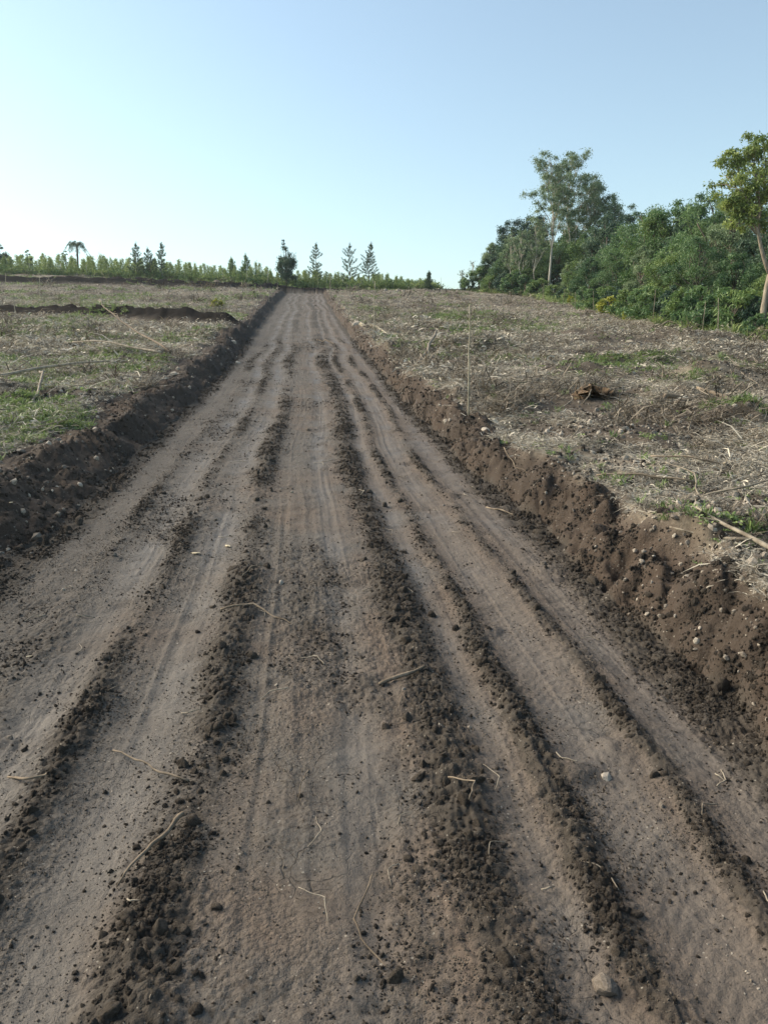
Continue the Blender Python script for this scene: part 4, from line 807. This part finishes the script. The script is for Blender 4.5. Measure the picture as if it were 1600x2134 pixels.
# stones
M_MUD = simple('muddy_stone', (.10, .082, .064), (.19, .16, .13), 9, .9, .2, .6, .006)
ST = [lump_mesh('stone', 800 + i, M_STONE, 2, .3, .9, .75) for i in range(6)]; SE = [lump_mesh('stone', 810 + i, M_EARTHY, 2, .3, .7, .7) for i in range(4)]
ST_MUD = lump_mesh('stone', 815, M_MUD, 3, .35, .7, .6)
def stone(x, y, s, label, group=None, me=None, sink=.25, name='stone'):
    return link(name, me or ST[rr.randrange(6)], None, (x, y, hz(x, y) + s * (.7 - 2 * sink) * .7), label, 'stone', group, None, (rr.uniform(-.4, .4), rr.uniform(-.4, .4), rr.uniform(0, 6.28)), (s, s * rr.uniform(.75, 1.1), s * rr.uniform(.7, 1)))
for (x, y, s, lb) in [(3.67, 8.6, .095, 'big pale angular rock on the field facing the stump'), (2.32, 5.3, .05, 'pale stone sitting at the lip of the bank'), (-3.0, 9.6, .09, 'pale rounded stone among green weeds above the bank'), (-2.75, 16.6, .13, 'grey stone on the verge above the dark bank'),
        (-4.3, 17.9, .10, 'grey stone under the bare pole'), (-1.82, 21.3, .11, 'single pale stone at the foot of the dark bank'), (11.75, 27.3, .17, 'pale boulder beside heaped branches before the wood'), (14.6, 48, .3, 'large pale boulder by the yellowish bush'), (2.15, 32.6, .30, 'white boulder on the bank at the log end'), (3.0, 31.8, .22, 'white boulder behind the straight stake'),
        (2.55, 17.75, .11, 'pale stone at the end of the stout branch'), (2.85, 7.45, .04, 'flat pale stone on the field above the bank'), (-13.1, 52.8, .40, 'broad pale boulder between the two windrows'), (.74, 1.67, .052, 'flat muddy stone bedded in the smooth brown strip'), (-3.5, 9.5, .07, 'white stone beside the pale rounded stone in weeds'), (2.2, 9.4, .07, 'reddish pale stone below the tallest stake'),
        (-2.3, 25.4, .14, 'grey stone half buried on the bank top'), (1.9, 46.5, .14, 'pale stone beside the short thin stake')]:
    stone(x, y, s, lb, None, ST_MUD if 'muddy' in lb else None, .42 if 'muddy' in lb else .30)
for i in range(13): stone(3.2 + i * .62 + rr.uniform(-.2, .2), 82.2 - .25 * i * .3 + rr.uniform(-1.2, 1.0) - (4 if i % 3 == 0 else 0), rr.uniform(.12, .34), 'whitish stone in the heap line along the crest', 'stones along the crest')
for i in range(110):
    left_ = rr.random() < .38; y = math.exp(rr.uniform(math.log(4.2 if not left_ else 8), math.log(48))); x = rr.uniform(2.55, min(.62 * y + .3, 14.3)) if not left_ else -rr.uniform(2.9, max(3.4, .42 * y))
    stone(x, y, rr.uniform(.018, .045) * (1 + .04 * y), 'small pale stone lying on the cleared field', 'stones scattered over the cleared field', None if rr.random() < .7 else SE[rr.randrange(4)])
for i in range(40):
    y = math.exp(rr.uniform(math.log(2.6), math.log(16))); x = rr.uniform(1.86, 2.2) if rr.random() < .8 else -rr.uniform(2.1, 2.5)
    stone(x, y, rr.uniform(.008, .018) * (1 + .05 * y), 'small stone stuck in the soil of the road bank', 'stones in the road bank', SE[rr.randrange(4)] if rr.random() < .75 else None, .3)
for i in range(9): stone(1.13 + rr.uniform(-.05, .05), 1.66 + rr.uniform(-.07, .12), rr.uniform(.003, .008), 'tiny white chip crushed into the brown strip', 'white chips crushed into the road', None, .2, 'stone_chip')
M_CHIP = simple('fresh_wood', (.36, .30, .20), (.55, .48, .34), 20, .8, .2, .4, .003)
CH = lump_mesh('wood_chip', 850, M_CHIP, 1, .5, .6, .35)
for (x, y, s, lb) in [(-.83, 5.55, .05, 'pale splintered wood chip on the smooth grey strip'), (-.62, 5.75, .06, 'long pale wood splinter beside the clod ridge'), (-1.41, 3.8, .02, 'yellowish wood chip pressed in the trampled edge'), (-2.33, 6.2, .04, 'orange-yellow wood chip on the dark bank')]:
    link('wood_chip', CH, None, (x, y, hz(x, y) + .008), lb, 'wood chip', None, None, (0, .1, rr.uniform(0, 3)), (s, s * .4, s * .5))
# lumps of soil, the largest ones one by one
M_BIGCLOD = simple('dusty_clod', (.062, .051, .041), (.140, .117, .094), 5, .95, .15, .8, .05, rnd=.6)
CL = [lump_mesh('soil_clod', 900 + i, M_BIGCLOD, 3, .6, .4, .8, True) for i in range(8)]
def clod(x, y, s, label, group):
    x = x - float(meander(np.array([y]))[0]) if 'ridge' in label else x
    link('soil_clod', CL[rr.randrange(8)], None, (x, y, hz(x, y) + s * .12), label, 'clod', group, None, (rr.uniform(0, 6.28), rr.uniform(0, 6.28), rr.uniform(0, 6.28)), (s, s * rr.uniform(.75, 1), s * rr.uniform(.7, 1)))
RL = [('lump of dark soil in the broad clod ridge with the gnarled root', 92), ('lump of dark soil in the broad ridge crossed by the thick root', 84), ('lump of soil in the narrow ridge beside the grey strip', 24), ('lump of soil in the outermost ridge below the bank', 22), ('lump of soil in the ragged ridge by the straight twig', 28), ('lump of soil on the trampled strip under the dark bank', 10)]
for (rc, rs, rh, rk), (lb, cnt) in zip(RIDGES, RL):
    for i in range(cnt):
        y = math.exp(rr.uniform(math.log(1.55), math.log(10))); clod(rc + rr.gauss(0, rs * .6), y, min(.028, math.exp(rr.gauss(math.log(.0165), .42))) * (1 + .03 * y), lb, 'clods in the ridges between the wheel tracks')
for i in range(16):
    y = math.exp(rr.uniform(math.log(1.6), math.log(6))); clod(rr.uniform(-.25, .35), y, math.exp(rr.gauss(math.log(.013), .3)), 'lump of soil on the crumbly middle strip', 'clods on the middle strip')
for i in range(24):
    y = math.exp(rr.uniform(math.log(3), math.log(22))); s_ = rr.uniform(.03, .06) * (1 + .02 * y)
    if i % 2: clod(rr.uniform(1.72, 1.9), y * .8, s_ * .8, 'clod rolled to the foot of the brown bank with stones', 'clods at the foot of the banks')
    else: clod(-rr.uniform(1.85, 2.1), y + 2.5, s_, 'clod rolled to the foot of the dark bank', 'clods at the foot of the banks')

# ------------------------------------------------------------------ the thin haze of the evening air
def haze():
    m = bpy.data.materials.new('haze'); m.use_nodes = True; t = m.node_tree; t.nodes.remove(t.nodes['Principled BSDF'])
    v = t.nodes.new('ShaderNodeVolumePrincipled'); v.inputs['Color'].default_value = (.76, .90, 1.0, 1); v.inputs['Density'].default_value = HAZE; v.inputs['Anisotropy'].default_value = .35
    t.links.new(v.outputs[0], t.nodes['Material Output'].inputs['Volume'])
    b = box(-4300, 4300, -4300, 4300, -75, 25); link('haze', b.mesh('haze', m), None, None, 'thin bluish evening haze over the whole field', 'haze', None, 'stuff')
HAZE = .0003
haze()
